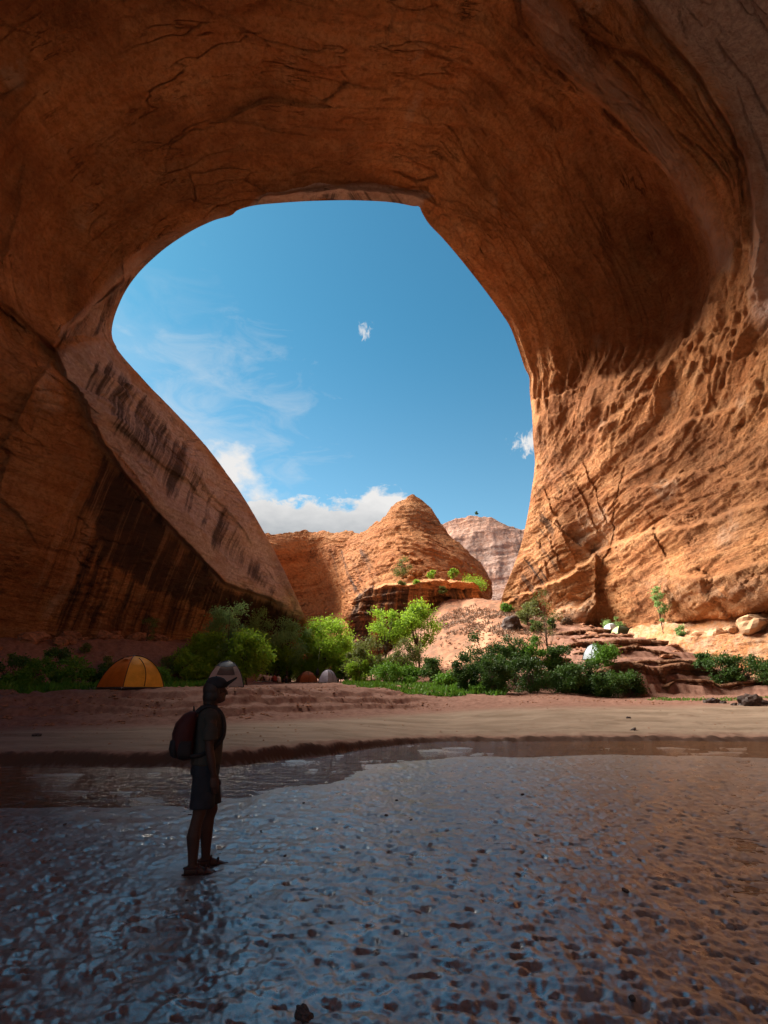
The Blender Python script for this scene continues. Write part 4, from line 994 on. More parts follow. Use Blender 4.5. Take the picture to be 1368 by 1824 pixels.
for i, (px, yt, Y, w, yb, m, lab) in enumerate([
        (868, 1130, 41, 78, 1235, ML_DARK, 'dark oak bush with a domed top standing highest in the thicket'),
        (832, 1172, 38.5, 50, 1240, ML_DARK, 'dark bush at the left end of the thicket'),
        (918, 1146, 41, 62, 1238, ML_DARK, 'dark bush just right of the domed one'),
        (960, 1150, 40, 58, 1238, ML_GRASS, 'lighter green bush in the middle of the thicket'),
        (1004, 1160, 40, 54, 1238, ML_DARK, 'ragged dark bush left of the blue grey tent'),
        (1080, 1166, 40, 58, 1225, ML_GRASS, 'green bush crowding the front of the blue grey tent'),
        (1040, 1186, 38.5, 64, 1240, ML_DARK, 'low dark bush below the blue grey tent'),
        (1125, 1196, 38, 56, 1240, ML_DARK, 'dark bush at the right end of the thicket'),
        (880, 1188, 37.2, 74, 1252, ML_DARK, 'low spreading bush at the front of the thicket, over the sand'),
        (945, 1192, 37.2, 78, 1252, ML_DARK, 'low bush in the front row under the lighter green one'),
        (1085, 1206, 37.2, 70, 1250, ML_DARK, 'low bush hanging over the cut bank below the tent'),
        (1010, 1204, 37.0, 70, 1252, ML_DARK, 'low dark bush in the front row near the sand flat'),
        (905, 1168, 43, 50, 1230, ML_GRASS, 'bush with yellow green tips behind the domed one')]):
    plant('oak_bush' if m is ML_DARK else 'willow_bush', 'bush', lab, px, Y, Hpx(w, Y), Hpx(yb-yt, Y), m, 140+i, GR, z0f=.0, ncl=20, npl=110, leaf=.15, stems=4)
plant('sapling', 'sapling', 'thin airy sapling rising from the thicket before the sand slope', 978, 43, Hpx(66, 43), Hpx(150, 43), ML_OLIVE, 160, ncl=16, npl=30, leaf=.13, z0f=.35, trunk_r=.05)
GB = 'bushes right of the layered bank'
for i, (px, yt, Y, w, lab) in enumerate([(1290, 1148, 38.5, 60, 'dark bush at the right end of the layered bank'),
                                          (1335, 1152, 37.5, 60, 'dark bush second from the right edge'),
                                          (1375, 1162, 36.5, 60, 'dark bush cut by the right edge of the picture'),
                                          (1258, 1168, 40, 36, 'small low bush where the layered bank meets the pale shelf')]):
    plant('oak_bush', 'bush', lab, px, Y, Hpx(w, Y), Hpx(1208-yt, Y), ML_DARK, 170+i, GB, z0f=0, ncl=16, npl=80, leaf=.15, stems=4)
for i, (px, yt, yb, Y, w, m, lab) in enumerate([(1184, 1050, 1145, 49.5, 36, ML_BLUE, 'tall thin sapling against the orange wall'),
                                                 (1218, 1114, 1150, 47.5, 24, ML_BLUE, 'short bushy sapling right of the tall thin one'),
                                                 (1094, 1090, 1118, 61, 36, ML_BLUE, 'small grey green bush by the wall behind the white tent')]):
    plant('sapling' if i < 2 else 'small_shrub', 'sapling' if i < 2 else 'shrub', lab, px, Y, Hpx(w, Y), Hpx(yb-yt, Y)*1.05, m, 180+i, None, ncl=10 if i else 12, npl=60, leaf=.16, z0f=.3 if i < 2 else .05, trunk_r=.05)
def dome_pt(px, py, Y): p = at(px, py, Y); return Vector(p)
for i, (px, py, Y, w, h, m, lab) in enumerate([
        (717, 1030, 99, 44, 40, ML_OLIVE, 'round bush standing alone on the apron of the rock dome'),
        (769, 1034, 99, 20, 18, ML_LIME, 'small bush right of the round one on the dome apron'),
        (808, 1036, 98, 22, 28, ML_LIME, 'upright bush on the dome apron above the ledge end'),
        (843, 1052, 96, 60, 24, ML_LIME, 'long patch of bright shrub at the right edge of the dome'),
        (716, 1047, 91, 18, 12, ML_OLIVE, 'tuft at the lip of the dark ledge'),
        (742, 1044, 91, 16, 10, ML_LIME, 'second tuft along the lip of the dark ledge'),
        (788, 1058, 90, 16, 12, ML_OLIVE, 'tuft low on the right part of the dark ledge'),
        (905, 1078, 76, 26, 16, ML_GRASS, 'green shrub at the foot of the right buttress'),
        (940, 1108, 66, 36, 30, ML_OLIVE, 'yellowish shrub on the sand slope beside the dark boulder'),
        (955, 1125, 63, 26, 22, ML_DARK, 'dark shrub lower on the sand slope'),
        (984, 1122, 63, 18, 18, ML_DARK, 'small dark shrub under the right buttress'),
        (952, 1090, 73, 40, 32, ML_OLIVE, 'pale green shrub below the black streaks of the buttress'),
        (1010, 1112, 64, 22, 10, ML_DRY, 'dry brown shrub at the foot of the pale slab')]):
    if i < 7: loc = dome_pt(px, py, Y)
    else: loc = gpt(px, Y)
    plant('slope_shrub', 'shrub', lab, px, Y, Hpx(w, Y), Hpx(h, Y)*1.1, m, 200+i, 'shrubs on the far slope', z0f=0, ncl=10, npl=75, leaf=.24, stems=3, loc=loc)
plant('rim_tree', 'tree', 'lone tiny tree on the crest of the far pale cliff', 0, 0, 1.8, 1.6, ML_DARK, 230, None, ncl=6, npl=30, leaf=.5, loc=dome_pt(849, 917, 216))

def scatter(name, n, sampler, size, mat, h, seed, lean=.5, parent_kind='stuff', width=.12):
    g = np.random.default_rng(seed); xy = sampler(g, n); z = terrain(xy[:, 0], xy[:, 1])[0]
    b = np.stack([xy[:, 0], xy[:, 1], z], -1); n = len(b)
    a = g.uniform(0, 6.28, n); d = np.stack([np.cos(a), np.sin(a), 0*a], -1); up = np.stack([g.normal(size=n)*lean, g.normal(size=n)*lean, np.ones(n)], -1)
    up /= np.linalg.norm(up, axis=1, keepdims=True); L = (h*g.uniform(.4, 1.3, n))[:, None]
    V = np.stack([b-d*size*width, b+d*size*width, b+up*L*.6+d*size*width*.9, b+up*L], 1).reshape(-1, 3)
    me = raw_mesh(name, V, np.arange(4*n).reshape(n, 4), False)
    tn = np.clip(.5+.5*pn(b*.9)+.2*g.normal(size=n), 0, 1); set_attr(me, 'tone', np.repeat(tn, 4), 'FLOAT')
    return tag(link(name, me, mat), kind='stuff')
def band(pts):                                # pts: (px, Ynear, Yfar) -> patchy sampling between two lines
    pts = np.array(pts, float)
    def f(g, n):
        px = g.uniform(pts[0, 0], pts[-1, 0], n*3); t = g.uniform(0, 1, n*3)
        Y = np.interp(px, pts[:, 0], pts[:, 1])*(1-t)+np.interp(px, pts[:, 0], pts[:, 2])*t
        X = (px-CX)/F_PX*Y*CT
        k = pn(np.stack([X*.35, Y*.35, 0*X+3], -1))+.35*pn(np.stack([X*1.5, Y*1.5, 0*X], -1)) > -.08
        return np.stack([X, Y], -1)[k][:n]
    return f
scatter('grass', 7000, band([(612, 44, 62), (650, 37, 58), (700, 34.5, 54), (780, 34.5, 50), (830, 35, 44), (900, 35.5, 42)]), .45, ML_GRASS, .34, 1, lean=.8, width=.14)
scatter('grass', 3500, band([(-20, 25.5, 31), (80, 25.2, 31), (170, 26, 33), (200, 28, 34)]), .4, ML_GRASS, .38, 2, width=.14)
scatter('grass', 3500, band([(290, 31, 42), (370, 36, 46), (430, 40, 48)]), .5, ML_GRASS, .40, 3, width=.14)
scatter('grass', 900, band([(1120, 33.5, 35.2), (1250, 33, 35), (1380, 32.5, 34)]), .3, ML_GRASS, .10, 4, width=.14)
scatter('dry_brush', 5000, band([(780, 68, 84), (850, 70, 86), (900, 64, 78), (1000, 58, 70)]), .5, ML_DRY, .45, 5, lean=1.0, width=.12)

# ------------------------------------------------------------------ boulders and debris
def rock_mesh(seed, sub=3, rough=.5, blocky=.5):
    bm = bmesh.new(); bmesh.ops.create_icosphere(bm, subdivisions=sub, radius=1)
    V = np.array([v.co[:] for v in bm.verts]); F_ = [[v.index for v in f.verts] for f in bm.faces]; bm.free()
    n = V/np.linalg.norm(V, axis=1, keepdims=True)
    cube = n/np.abs(n).max(1, keepdims=True)*.86
    V = n*(1-blocky)+cube*blocky
    V = V+n*(fbm(n*1.3+seed*7.7, 3)*rough)[:, None]+n*(pn(n*6+seed)*.08)[:, None]
    me = raw_mesh('rock', V, np.array(F_), False)
    set_attr(me, 'rk', np.tile([.0, .35, .5, 0], (len(V), 1))); set_attr(me, 'su', V[:, 0], 'FLOAT')
    return me
ROCKS = [rock_mesh(i, 3, .55, .35+.1*(i % 4)) for i in range(6)]
M_ROCK_DARK = simple('dark_wet_stone', (.055, .035, .03), .7, .4, 5, .03)
M_ROCK_PALE = simple('pale_sandstone_block', (.50, .30, .175), .9, .2, 1.5, .03)
M_ROCK_RED = simple('red_sandstone_block', (.27, .125, .07), .9, .3, 2.5, .03)
for m in ROCKS: m.materials.append(M_ROCK_RED)
def rock(name, label, p, size, seed, mat, group=None, rz=None, sink=.25):
    g = np.random.default_rng(seed); o = bpy.data.objects.new(name, ROCKS[seed % 6]); COL.objects.link(o)
    o.material_slots[0].link = 'OBJECT'; o.material_slots[0].material = mat
    o.location = (p[0], p[1], p[2]+size[2]*(1-sink*2)); o.scale = size
    o.rotation_euler = (g.normal()*.15, g.normal()*.15, g.uniform(0, 6.28) if rz is None else rz)
    return tag(o, label, 'rock', group)
rock('boulder', 'largest dark boulder on the sand flat at the right', gpt(1336, 29.5), (.62, .45, .36), 3, M_ROCK_DARK, 'dark stones on the sand flat', .3)
for i, (px, Y, s, lab) in enumerate([(1272, 31.5, .30, 'dark stone left of the largest boulder on the sand flat'), (1258, 32, .18, 'small dark stone at the left end of the row'),
                                     (1288, 31, .16, 'flat dark stone in the middle of the row on the sand flat'), (1362, 29.8, .26, 'dark stone right of the largest boulder'),
                                     (1308, 30, .14, 'smallest dark stone just before the largest boulder'), (1120, 24.5, .10, 'single dark pebble out on the pale sand flat'),
                                     (1128, 21.5, .09, 'dark pebble near the water on the pale sand flat')]):
    rock('stone', lab, gpt(px, Y), (s*1.3, s, s*.6), 20+i, M_ROCK_DARK, 'dark stones on the sand flat')
rock('stone', 'lone dark stone on the left sand flat', gpt(64, 16.6), (.16, .12, .07), 33, M_ROCK_DARK)
for i, (px, py, Y, s, lab) in enumerate([(1346, 1112, 41, (1.5, 1.0, .8), 'big pale block under the overhang at the right edge'), (1278, 1130, 44, (.85, .7, .6), 'squarish pale block alone on the rubble shelf'),
                                         (1256, 1124, 45.5, (1.1, .5, .25), 'long thin slab lying left of the squarish block'), (1302, 1116, 43.5, (.5, .4, .3), 'small block between the squarish and the big pale block'),
                                         (1240, 1132, 46, (.6, .4, .3), 'small slab at the left end of the rubble shelf'), (1322, 1128, 41.6, (.4, .3, .22), 'fist shaped rock under the big pale block'),
                                         (1360, 1102, 41.5, (.6, .5, .35), 'angular rock behind the big pale block')]):
    rock('block', lab, at(px, py+8, Y), s, 40+i, M_ROCK_PALE, 'blocks on the rubble shelf', .4+i, .3)
rock('boulder', 'dark boulder half way down the sand slope', gpt(911, 66), (1.3, 1.0, .95), 2, M_ROCK_DARK)
g_ = np.random.default_rng(5)
for i in range(26):
    px = g_.uniform(-10, 300); Y = float(np.interp(px, [0, 300], [36.5, 52]))+g_.normal()*1.6
    s = g_.uniform(.2, .75)
    p = gpt(px, Y)
    rock('block', 'angular block in the crumbled bank under the left wall', p, (s*1.2, s, s*.7), 60+i, M_ROCK_RED, 'blocks crumbled from the left wall')
for i in range(18):
    px = g_.uniform(960, 1240); Y = g_.uniform(40, 58); s = g_.uniform(.12, .4)
    rock('slab', 'flat slab broken from the layered bank on the right', gpt(px, Y), (s*1.8, s*1.2, s*.5), 90+i, M_ROCK_RED, 'slabs of the layered bank')

def gravel(name, n, pts, smin, smax, seed):
    g = np.random.default_rng(seed); xy = band(pts)(g, n); z = terrain(xy[:, 0], xy[:, 1])[0]
    o6 = np.array([[1, 0, 0], [-1, 0, 0], [0, 1, 0], [0, -1, 0], [0, 0, 1], [0, 0, -1]], float)
    f8 = np.array([(0, 2, 4), (2, 1, 4), (1, 3, 4), (3, 0, 4), (2, 0, 5), (1, 2, 5), (3, 1, 5), (0, 3, 5)])
    n = len(xy); s_ = smin*(smax/smin)**(g.random(n)**2.2); V = []
    a = g.uniform(0, 6.28, n); ca, sa = np.cos(a), np.sin(a)
    P = o6[None]*(s_[:, None, None]*np.stack([g.uniform(.8, 1.6, n), g.uniform(.6, 1.1, n), g.uniform(.4, .8, n)], -1)[:, None])*g.uniform(.7, 1.2, (n, 6, 1))
    X = P[..., 0]*ca[:, None]-P[..., 1]*sa[:, None]+xy[:, 0:1]; Y = P[..., 0]*sa[:, None]+P[..., 1]*ca[:, None]+xy[:, 1:2]; Z = P[..., 2]+z[:, None]+s_[:, None]*.15
    me = raw_mesh(name, np.stack([X, Y, Z], -1).reshape(-1, 3), (f8[None]+6*np.arange(n)[:, None, None]).reshape(-1, 3), False)
    tag(link(name, me, M_ROCK_RED), kind='stuff')
gravel('gravel', 2600, [(-30, 19, 26), (200, 20, 26.5), (420, 21.5, 29), (620, 24.5, 36), (800, 29, 40)], .015, .11, 1)
gravel('gravel', 700, [(900, 30, 37), (1150, 30, 38), (1400, 31, 37)], .015, .10, 2)
gravel('gravel', 1200, [(780, 56, 84), (900, 52, 78), (1000, 50, 68), (1130, 44, 60)], .05, .35, 3)
gravel('gravel', 260, [(-30, 13.5, 19), (450, 14.5, 21), (800, 19.5, 28), (1400, 20, 30)], .012, .05, 4)

# ------------------------------------------------------------------ tents
def fabric(name, col, var=.12, trans=.25):
    t = NT(name); p = t.pos()
    c = t.mix(t.ramp(t.noise(p, 2.2, 4), .3, .7), tuple(x*(1-var) for x in col), tuple(min(1, x*(1+var)) for x in col))
    wr = t.math('ADD', t.noise(t.scale(p, (1, 1, 2.5)), 2.4, 3, .5, .6), t.math('MULTIPLY', t.noise(p, 60, 2), .03))
    t.set(Base_Color=c, Roughness=.55, Normal=t.bump(wr, .5, .06)); t.b.inputs['Specular IOR Level'].default_value = .3
    tl = t.n('ShaderNodeBsdfTranslucent'); t.l(c, tl.inputs[0])
    ms = t.n('ShaderNodeMixShader'); ms.inputs[0].default_value = trans
    t.l(t.b.outputs[0], ms.inputs[1]); t.l(tl.outputs[0], ms.inputs[2]); t.l(ms.outputs[0], t.out.inputs[0])
    return t.m
F_ORANGE = fabric('orange_fabric', (.52, .13, .012)); F_YELLOW = fabric('amber_fabric', (.78, .40, .045))
F_GREY = fabric('stone_grey_fabric', (.36, .29, .27)); F_NAVY = fabric('dark_blue_fabric', (.055, .07, .105)); F_MESH = fabric('dark_mesh', (.10, .075, .07))
F_RUST = fabric('rust_fabric', (.30, .085, .025)); F_OLIVEF = fabric('ochre_fabric', (.32, .19, .06)); F_LAV = fabric('lavender_fabric', (.50, .46, .56)); F_WHITE = fabric('white_fabric', (.68, .74, .78))
F_BLUEG = fabric('blue_grey_fabric', (.42, .50, .56)); F_SLATE = fabric('slate_fabric', (.075, .095, .105)); F_LIME = fabric('pale_lime_fabric', (.48, .60, .25)); F_DKGREEN = fabric('deep_green_fabric', (.05, .065, .035))
M_TRIM = simple('black_trim', (.02, .018, .018), .6, .1); M_POLE = simple('tent_pole', (.25, .22, .2), .4, .1)
def dome_tent(label, p, rz, a, b, h, panels, trim=M_TRIM, cap=None, cap_t=.72, door=None, vent=None, band_=None, sag=.05, group='tents pitched at the camp'):
    """two poles crossing over a rectangle a x b; panels: materials of the front, right, back, left cloth"""
    root = empty('dome_tent', p, rz); tag(root, label, 'tent', group)
    C4 = [np.array([-a/2, -b/2]), np.array([a/2, -b/2]), np.array([a/2, b/2]), np.array([-a/2, b/2])]
    def polept(c, t):                         # t 0 at the corner .. 1 at the crown
        r = .5*(1-t)+.5*math.cos(t*math.pi/2)
        return np.array([c[0]*r, c[1]*r, h*(.70*(1-(1-t)**2)+.30*math.sin(t*math.pi/2))])
    ts = np.linspace(0, .985, 15)
    for k in range(4):
        c0, c1 = C4[k], C4[(k+1) % 4]
        G = np.zeros((15, 11, 3)); mid = (c0+c1)/2; out = mid/np.linalg.norm(mid)
        for i, t in enumerate(ts):
            e0, e1 = polept(c0, t), polept(c1, t)
            for j, s_ in enumerate(np.linspace(0, 1, 11)):
                q = e0*(1-s_)+e1*s_; k4 = 4*s_*(1-s_)
                q[:2] += out*k4*(.045*a*math.sin(t*math.pi)-.02)*1.0
                q[2] -= k4*sag*h*math.sin(t*math.pi*.9)
                G[i, j] = q
        kc = int(cap_t*14) if cap else 15
        link('fly_panel', raw_mesh('fly_panel', G[:kc+1 if cap else 15].reshape(-1, 3), grid_faces(min(kc+1, 15), 11)), panels[k], root)
        if cap and kc < 14:
            link('cap_panel', raw_mesh('cap_panel', (G[kc:]+np.array([0, 0, .012])).reshape(-1, 3), grid_faces(15-kc, 11)), cap, root)
        if band_ and k in band_[1]:
            lo, hi = band_[2]; i0, i1 = int(lo*14), int(hi*14); o = np.array([*(out*.02), .012])
            link('mesh_window', raw_mesh('mesh_window', (G[i0:i1+1, 2:9]+o).reshape(-1, 3), grid_faces(i1-i0+1, 7)), band_[0], root)
        Geo().tube([polept(c0, t)*1.012 for t in np.linspace(0, 1, 16)], .018, 6).build('pole_sleeve', trim, root)
        if door == k:
            s0 = .50; pts = []
            for t in np.linspace(.02, .80, 12):
                i = min(int(t*14.2), 13); f = t*14.2-i
                sx = s0+.06*math.sin(t*3.6)-.02*t; j = min(int(sx*10), 9); fj = sx*10-j
                g0 = G[i]*(1-f)+G[min(i+1, 14)]*f; q = g0[j]*(1-fj)+g0[j+1]*fj
                pts.append(q+np.array([*(out*.02), .01]))
            Geo().tube(pts, .016, 5).build('door_zip', trim, root)
        if vent == k:
            q = G[11, 5]; e = np.array([-out[1], out[0]])
            v = [np.array([*(q[:2]+e*w_), q[2]])+np.array([*(out*o_), dz]) for w_, o_, dz in ((-.22, -.03, .06), (.22, -.03, .06), (.30, .16, -.05), (0, .22, .03), (-.30, .16, -.05))]
            link('vent_hood', raw_mesh('vent_hood', np.array(v), np.array([(0, 1, 2), (0, 2, 3), (0, 3, 4)])), panels[k], root)
    e = np.array([1.01, 1.01])
    Geo().box((-a/2*1.01, -b/2*1.01, -.06), (a/2*1.01, b/2*1.01, .03)).build('groundsheet', trim, root)
    for c in C4:
        s_ = Geo(); q = np.array([*c, .02]); out = np.array([*(c/np.linalg.norm(c)*.28), -.06]); s_.tube([q, q+out], .008, 4); s_.tube([q+out+np.array([0, 0, .06]), q+out-np.array([0, 0, .1])], .01, 4)
        s_.build('guy_peg', M_POLE, root)
    return root
def tp(px, Y, up=.05): p = gpt(px, Y); return (p.x, p.y, p.z+up)
dome_tent('amber and orange dome tent with a dark door zip on the left bank', tp(232, 25.6), math.radians(-33), 2.15, 2.05, 1.45, [F_ORANGE, F_YELLOW, F_YELLOW, F_ORANGE], door=1, vent=0)
dome_tent('grey and white dome tent with a dark blue top behind the hiker', tp(401, 30.5), math.radians(14), 2.0, 2.0, 1.42, [F_GREY, F_GREY, F_GREY, F_WHITE], cap=F_NAVY, cap_t=.58, band_=(F_MESH, (0,), (.32, .60)))
dome_tent('small rust coloured dome tent under the lime tree', tp(546, 57), math.radians(20), 2.0, 1.9, 1.20, [F_RUST, F_OLIVEF, F_OLIVEF, F_RUST], door=0, cap=F_OLIVEF, cap_t=.8)
dome_tent('pale lavender dome tent beside the rust coloured one', tp(584, 56), math.radians(52), 1.45, 1.45, 1.32, [F_LAV, F_LAV, F_LAV, F_LAV], door=0)
dome_tent('blue grey and slate tent half hidden by the thicket', tp(1064, 44.5), math.radians(35), 1.75, 1.6, 1.28, [F_SLATE, F_SLATE, F_BLUEG, F_BLUEG], door=3)
dome_tent('small white tent highest up under the orange wall', tp(1089, 60.5), math.radians(20), 1.35, 1.3, .95, [F_WHITE, F_WHITE, F_WHITE, F_WHITE], vent=0)
dome_tent('dark green tent with a pale lime end just below the white one', tp(1108, 56.5), math.radians(12), 1.9, 1.3, .88, [F_DKGREEN, F_DKGREEN, F_DKGREEN, F_LIME])
dome_tent('pale tent almost swallowed by the thicket left of the blue grey one', tp(953, 45.5), math.radians(30), 1.3, 1.2, .85, [F_WHITE, F_SLATE, F_WHITE, F_WHITE])

# ------------------------------------------------------------------ people
def skin_body(name, joints, edges, root_i, mat, parent=None, sub=2):
    me = bpy.data.meshes.new(name); me.from_pydata([j[0] for j in joints], edges, []); me.update()
    o = bpy.data.objects.new(name, me); COL.objects.link(o)
    md = o.modifiers.new('skin', 'SKIN'); md.use_smooth_shade = True
    for i, j in enumerate(joints):
        r = j[1]; sv = me.skin_vertices[0].data[i]; sv.radius = r if isinstance(r, tuple) else (r, r); sv.use_root = (i == root_i)
    s_ = o.modifiers.new('sub', 'SUBSURF'); s_.levels = sub; s_.render_levels = sub
    dg = bpy.context.evaluated_depsgraph_get(); dg.update()
    m2 = bpy.data.meshes.new_from_object(o.evaluated_get(dg)); m2.name = name
    bpy.data.objects.remove(o); m2.materials.clear()
    return link(name, m2, mat, parent)
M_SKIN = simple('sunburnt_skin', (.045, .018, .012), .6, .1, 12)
M_SKIN_LIGHT = simple('tanned_skin', (.30, .15, .10), .6, .1, 12); M_WHITE_SHIRT = simple('cream_shirt', (.62, .52, .48), .85, .12, 6); M_DARK_CLOTH = simple('dark_cloth', (.025, .022, .025), .85, .2, 8)
M_HAIR = simple('dark_hair', (.018, .012, .010), .6, .2, 30); M_BROWN_CLOTH = simple('brown_trousers', (.10, .06, .05), .85, .2, 8); M_RED_CLOTH = simple('red_shirt', (.22, .04, .035), .85, .15, 8)
def ring(cx, cy, cz, rx, ry, n=20, yaw=0.0, p=2.3):
    th = np.linspace(0, 2*np.pi, n, endpoint=False); c, s_ = np.cos(th), np.sin(th)
    x = np.sign(c)*np.abs(c)**(2/p)*rx; y = np.sign(s_)*np.abs(s_)**(2/p)*ry
    return np.stack([cx+x*math.cos(yaw)-y*math.sin(yaw), cy+x*math.sin(yaw)+y*math.cos(yaw), np.full(n, cz)], -1)
def sitter(label, p, rz, shirt, trousers=M_BROWN_CLOTH, lean=.06, s=1.0):
    """someone sitting on the ground, knees drawn up; faces local +x"""
    root = empty('person', p, rz); root.scale = (s, s, s); tag(root, label, 'person', 'campers sitting in a row')
    J = [((0, 0, .12), (.15, .13)), ((.01, 0, .30), (.135, .11)), ((.03+lean*.5, 0, .48), (.155, .11)), ((.05+lean, 0, .585), .055), ((.06+lean, 0, .64), .05), ((.075+lean, 0, .72), (.078, .088)), ((.08+lean, 0, .80), (.07, .078))]
    E = [(0, 1), (1, 2), (2, 3), (3, 4), (4, 5), (5, 6)]
    for sy in (1, -1):
        b = len(J)
        J += [((.05, sy*.10, .12), .085), ((.38, sy*.13, .40), .058), ((.46, sy*.12, .08), .04), ((.60, sy*.13, .035), .03)]
        E += [(0, b), (b, b+1), (b+1, b+2), (b+2, b+3)]
        b = len(J)
        J += [((.04+lean, sy*.17, .52), .05), ((.15, sy*.23, .32), .038), ((.35, sy*.15, .40), .028), ((.42, sy*.10, .42), .03)]
        E += [(2, b), (b, b+1), (b+1, b+2), (b+2, b+3)]
    skin_body('body', J, E, 0, M_SKIN_LIGHT, root, 1)
    g = Geo(); g.loft([ring(.0, 0, .10, .175, .18), ring(.01, 0, .25, .165, .165), ring(.02+lean*.4, 0, .42, .165, .195), ring(.035+lean*.7, 0, .53, .14, .21), ring(.05+lean, 0, .60, .075, .09)])
    for sy in (1, -1): g.tube([(.04+lean, sy*.16, .54), (.07, sy*.205, .44), (.12, sy*.232, .36)], [.065, .062, .058], 10)
    g.build('shirt', shirt, root)
    g = Geo()
    for sy in (1, -1): g.tube([(0, sy*.09, .12), (.2, sy*.12, .27), (.385, sy*.13, .405), (.43, sy*.125, .25), (.46, sy*.12, .11)], [.10, .085, .072, .062, .055], 10)
    g.build('trousers', trousers, root)
    g = Geo(); hx = .065+lean
    g.loft([ring(hx-.01, 0, .70, .088, .086), ring(hx-.008, 0, .76, .10, .094), ring(hx, 0, .82, .088, .082), ring(hx, 0, .85, .05, .05)]); g.build('hair', M_HAIR, root)
    return root
row = [(461, 'leftmost of the seated campers, cream shirt, leaning forward', M_WHITE_SHIRT, .10, 40), (468, 'second seated camper from the left, cream shirt', M_WHITE_SHIRT, .04, 70), (475, 'middle one of the seated campers, cream shirt, upright', M_WHITE_SHIRT, .02, 85),
       (482, 'seated camper in a cream shirt right of the middle one', M_WHITE_SHIRT, .07, 100), (489, 'seated camper with a red shirt in the row', M_RED_CLOTH, .05, 120), (497, 'rightmost seated camper of the row in a cream shirt', M_WHITE_SHIRT, .08, 150)]
for i, (px, lab, sh, ln, rz) in enumerate(row):
    p = gpt(px, 55+.5*(i % 2)); sitter(lab, (p.x, p.y, p.z-.02), math.radians(rz), sh, lean=ln, s=1.12)
p = gpt(511, 55.5); sitter('camper in dark clothes sitting apart from the row', (p.x, p.y, p.z-.02), math.radians(170), M_DARK_CLOTH, M_DARK_CLOTH, s=1.05)

def camp_items():
    # white sheet on the ground before the campers, a dark bag hanging by the tree, logs
    p = gpt(468, 53.5); g = Geo()
    V = np.array([[x, y, .05+.05*pn(np.array([[x*2, y*2, 0]]))[0]] for y in np.linspace(-.35, .35, 6) for x in np.linspace(-.9, .9, 12)])
    o = link('ground_cloth', raw_mesh('ground_cloth', V, grid_faces(6, 12)), F_WHITE); o.location = (p.x, p.y, p.z+.05); tag(o, 'white cloth spread on the ground before the seated campers', 'cloth')
    p = gpt(565, 58); r = empty('stuff_sack', (p.x, p.y, p.z+.75)); tag(r, 'dark bag hanging above the gap between the rust and lavender tents', 'bag')
    Geo().loft([ring(0, 0, 0, .05, .05), ring(0, 0, .05, .17, .15), ring(.01, 0, .35, .20, .17), ring(0, 0, .62, .16, .14), ring(0, 0, .74, .05, .05), ring(0, 0, .82, .07, .07)]).build('sack', M_DARK_CLOTH, r)
    Geo().tube([(0, 0, .78), (.03, .05, 1.5), (.1, .3, 3.0)], .012, 5).build('rope', M_POLE, r)
    for px, Y, L, rz, lab in ((520, 52, 1.3, .1, 'dark log lying before the camper in dark clothes'), (565, 51.5, .9, 2.9, 'short log lying before the rust coloured tent'), (318, 33.5, 1.4, .25, 'pale driftwood branch left of the grey and white tent'), (66, 26, 1.2, .1, 'pale driftwood on the left bank')):
        q = gpt(px, Y); r = empty('log', (q.x, q.y, q.z+.06), rz); tag(r, lab, 'log')
        g = np.random.default_rng(int(px)); x = np.linspace(-L/2, L/2, 8)
        Geo().tube(np.stack([x, .05*np.sin(x*3), .02*g.normal(size=8)], -1), .055*np.array([.7, 1, 1.05, 1, .95, .9, .75, .5]), 7).build('stem', M_BARK if Y > 50 else M_ROCK_PALE, r)
        Geo().tube([(L*.1, 0, .02), (L*.2, .16, .12), (L*.3, .24, .2)], [.03, .022, .012], 5).build('branch_stub', M_BARK if Y > 50 else M_ROCK_PALE, r)
camp_items()

# ------------------------------------------------------------------ the hiker
def mesh_union(name, geo, voxel, mat, parent, smooth_it=6):
    me = geo.mesh('tmp'); o = bpy.data.objects.new('tmp', me); COL.objects.link(o)
    m = o.modifiers.new('r', 'REMESH'); m.mode = 'VOXEL'; m.voxel_size = voxel; m.use_smooth_shade = True
    s_ = o.modifiers.new('s', 'SMOOTH'); s_.iterations = smooth_it; s_.factor = .5
    dg = bpy.context.evaluated_depsgraph_get(); dg.update()
    m2 = bpy.data.meshes.new_from_object(o.evaluated_get(dg)); m2.name = name; bpy.data.objects.remove(o); m2.materials.clear()
    return link(name, m2, mat, parent)
def ball(g, c, r, n=12):
    c = np.array(c, float); r = np.array(r if not np.isscalar(r) else (r, r, r), float)
    th = np.linspace(.06, math.pi-.06, n//2+3)
    g.loft([np.stack([c[0]+r[0]*math.sin(t)*np.cos(u), c[1]+r[1]*math.sin(t)*np.sin(u), np.full(n, c[2]-r[2]*math.cos(t))], -1) for t in th for u in [np.linspace(0, 2*np.pi, n, endpoint=False)]])
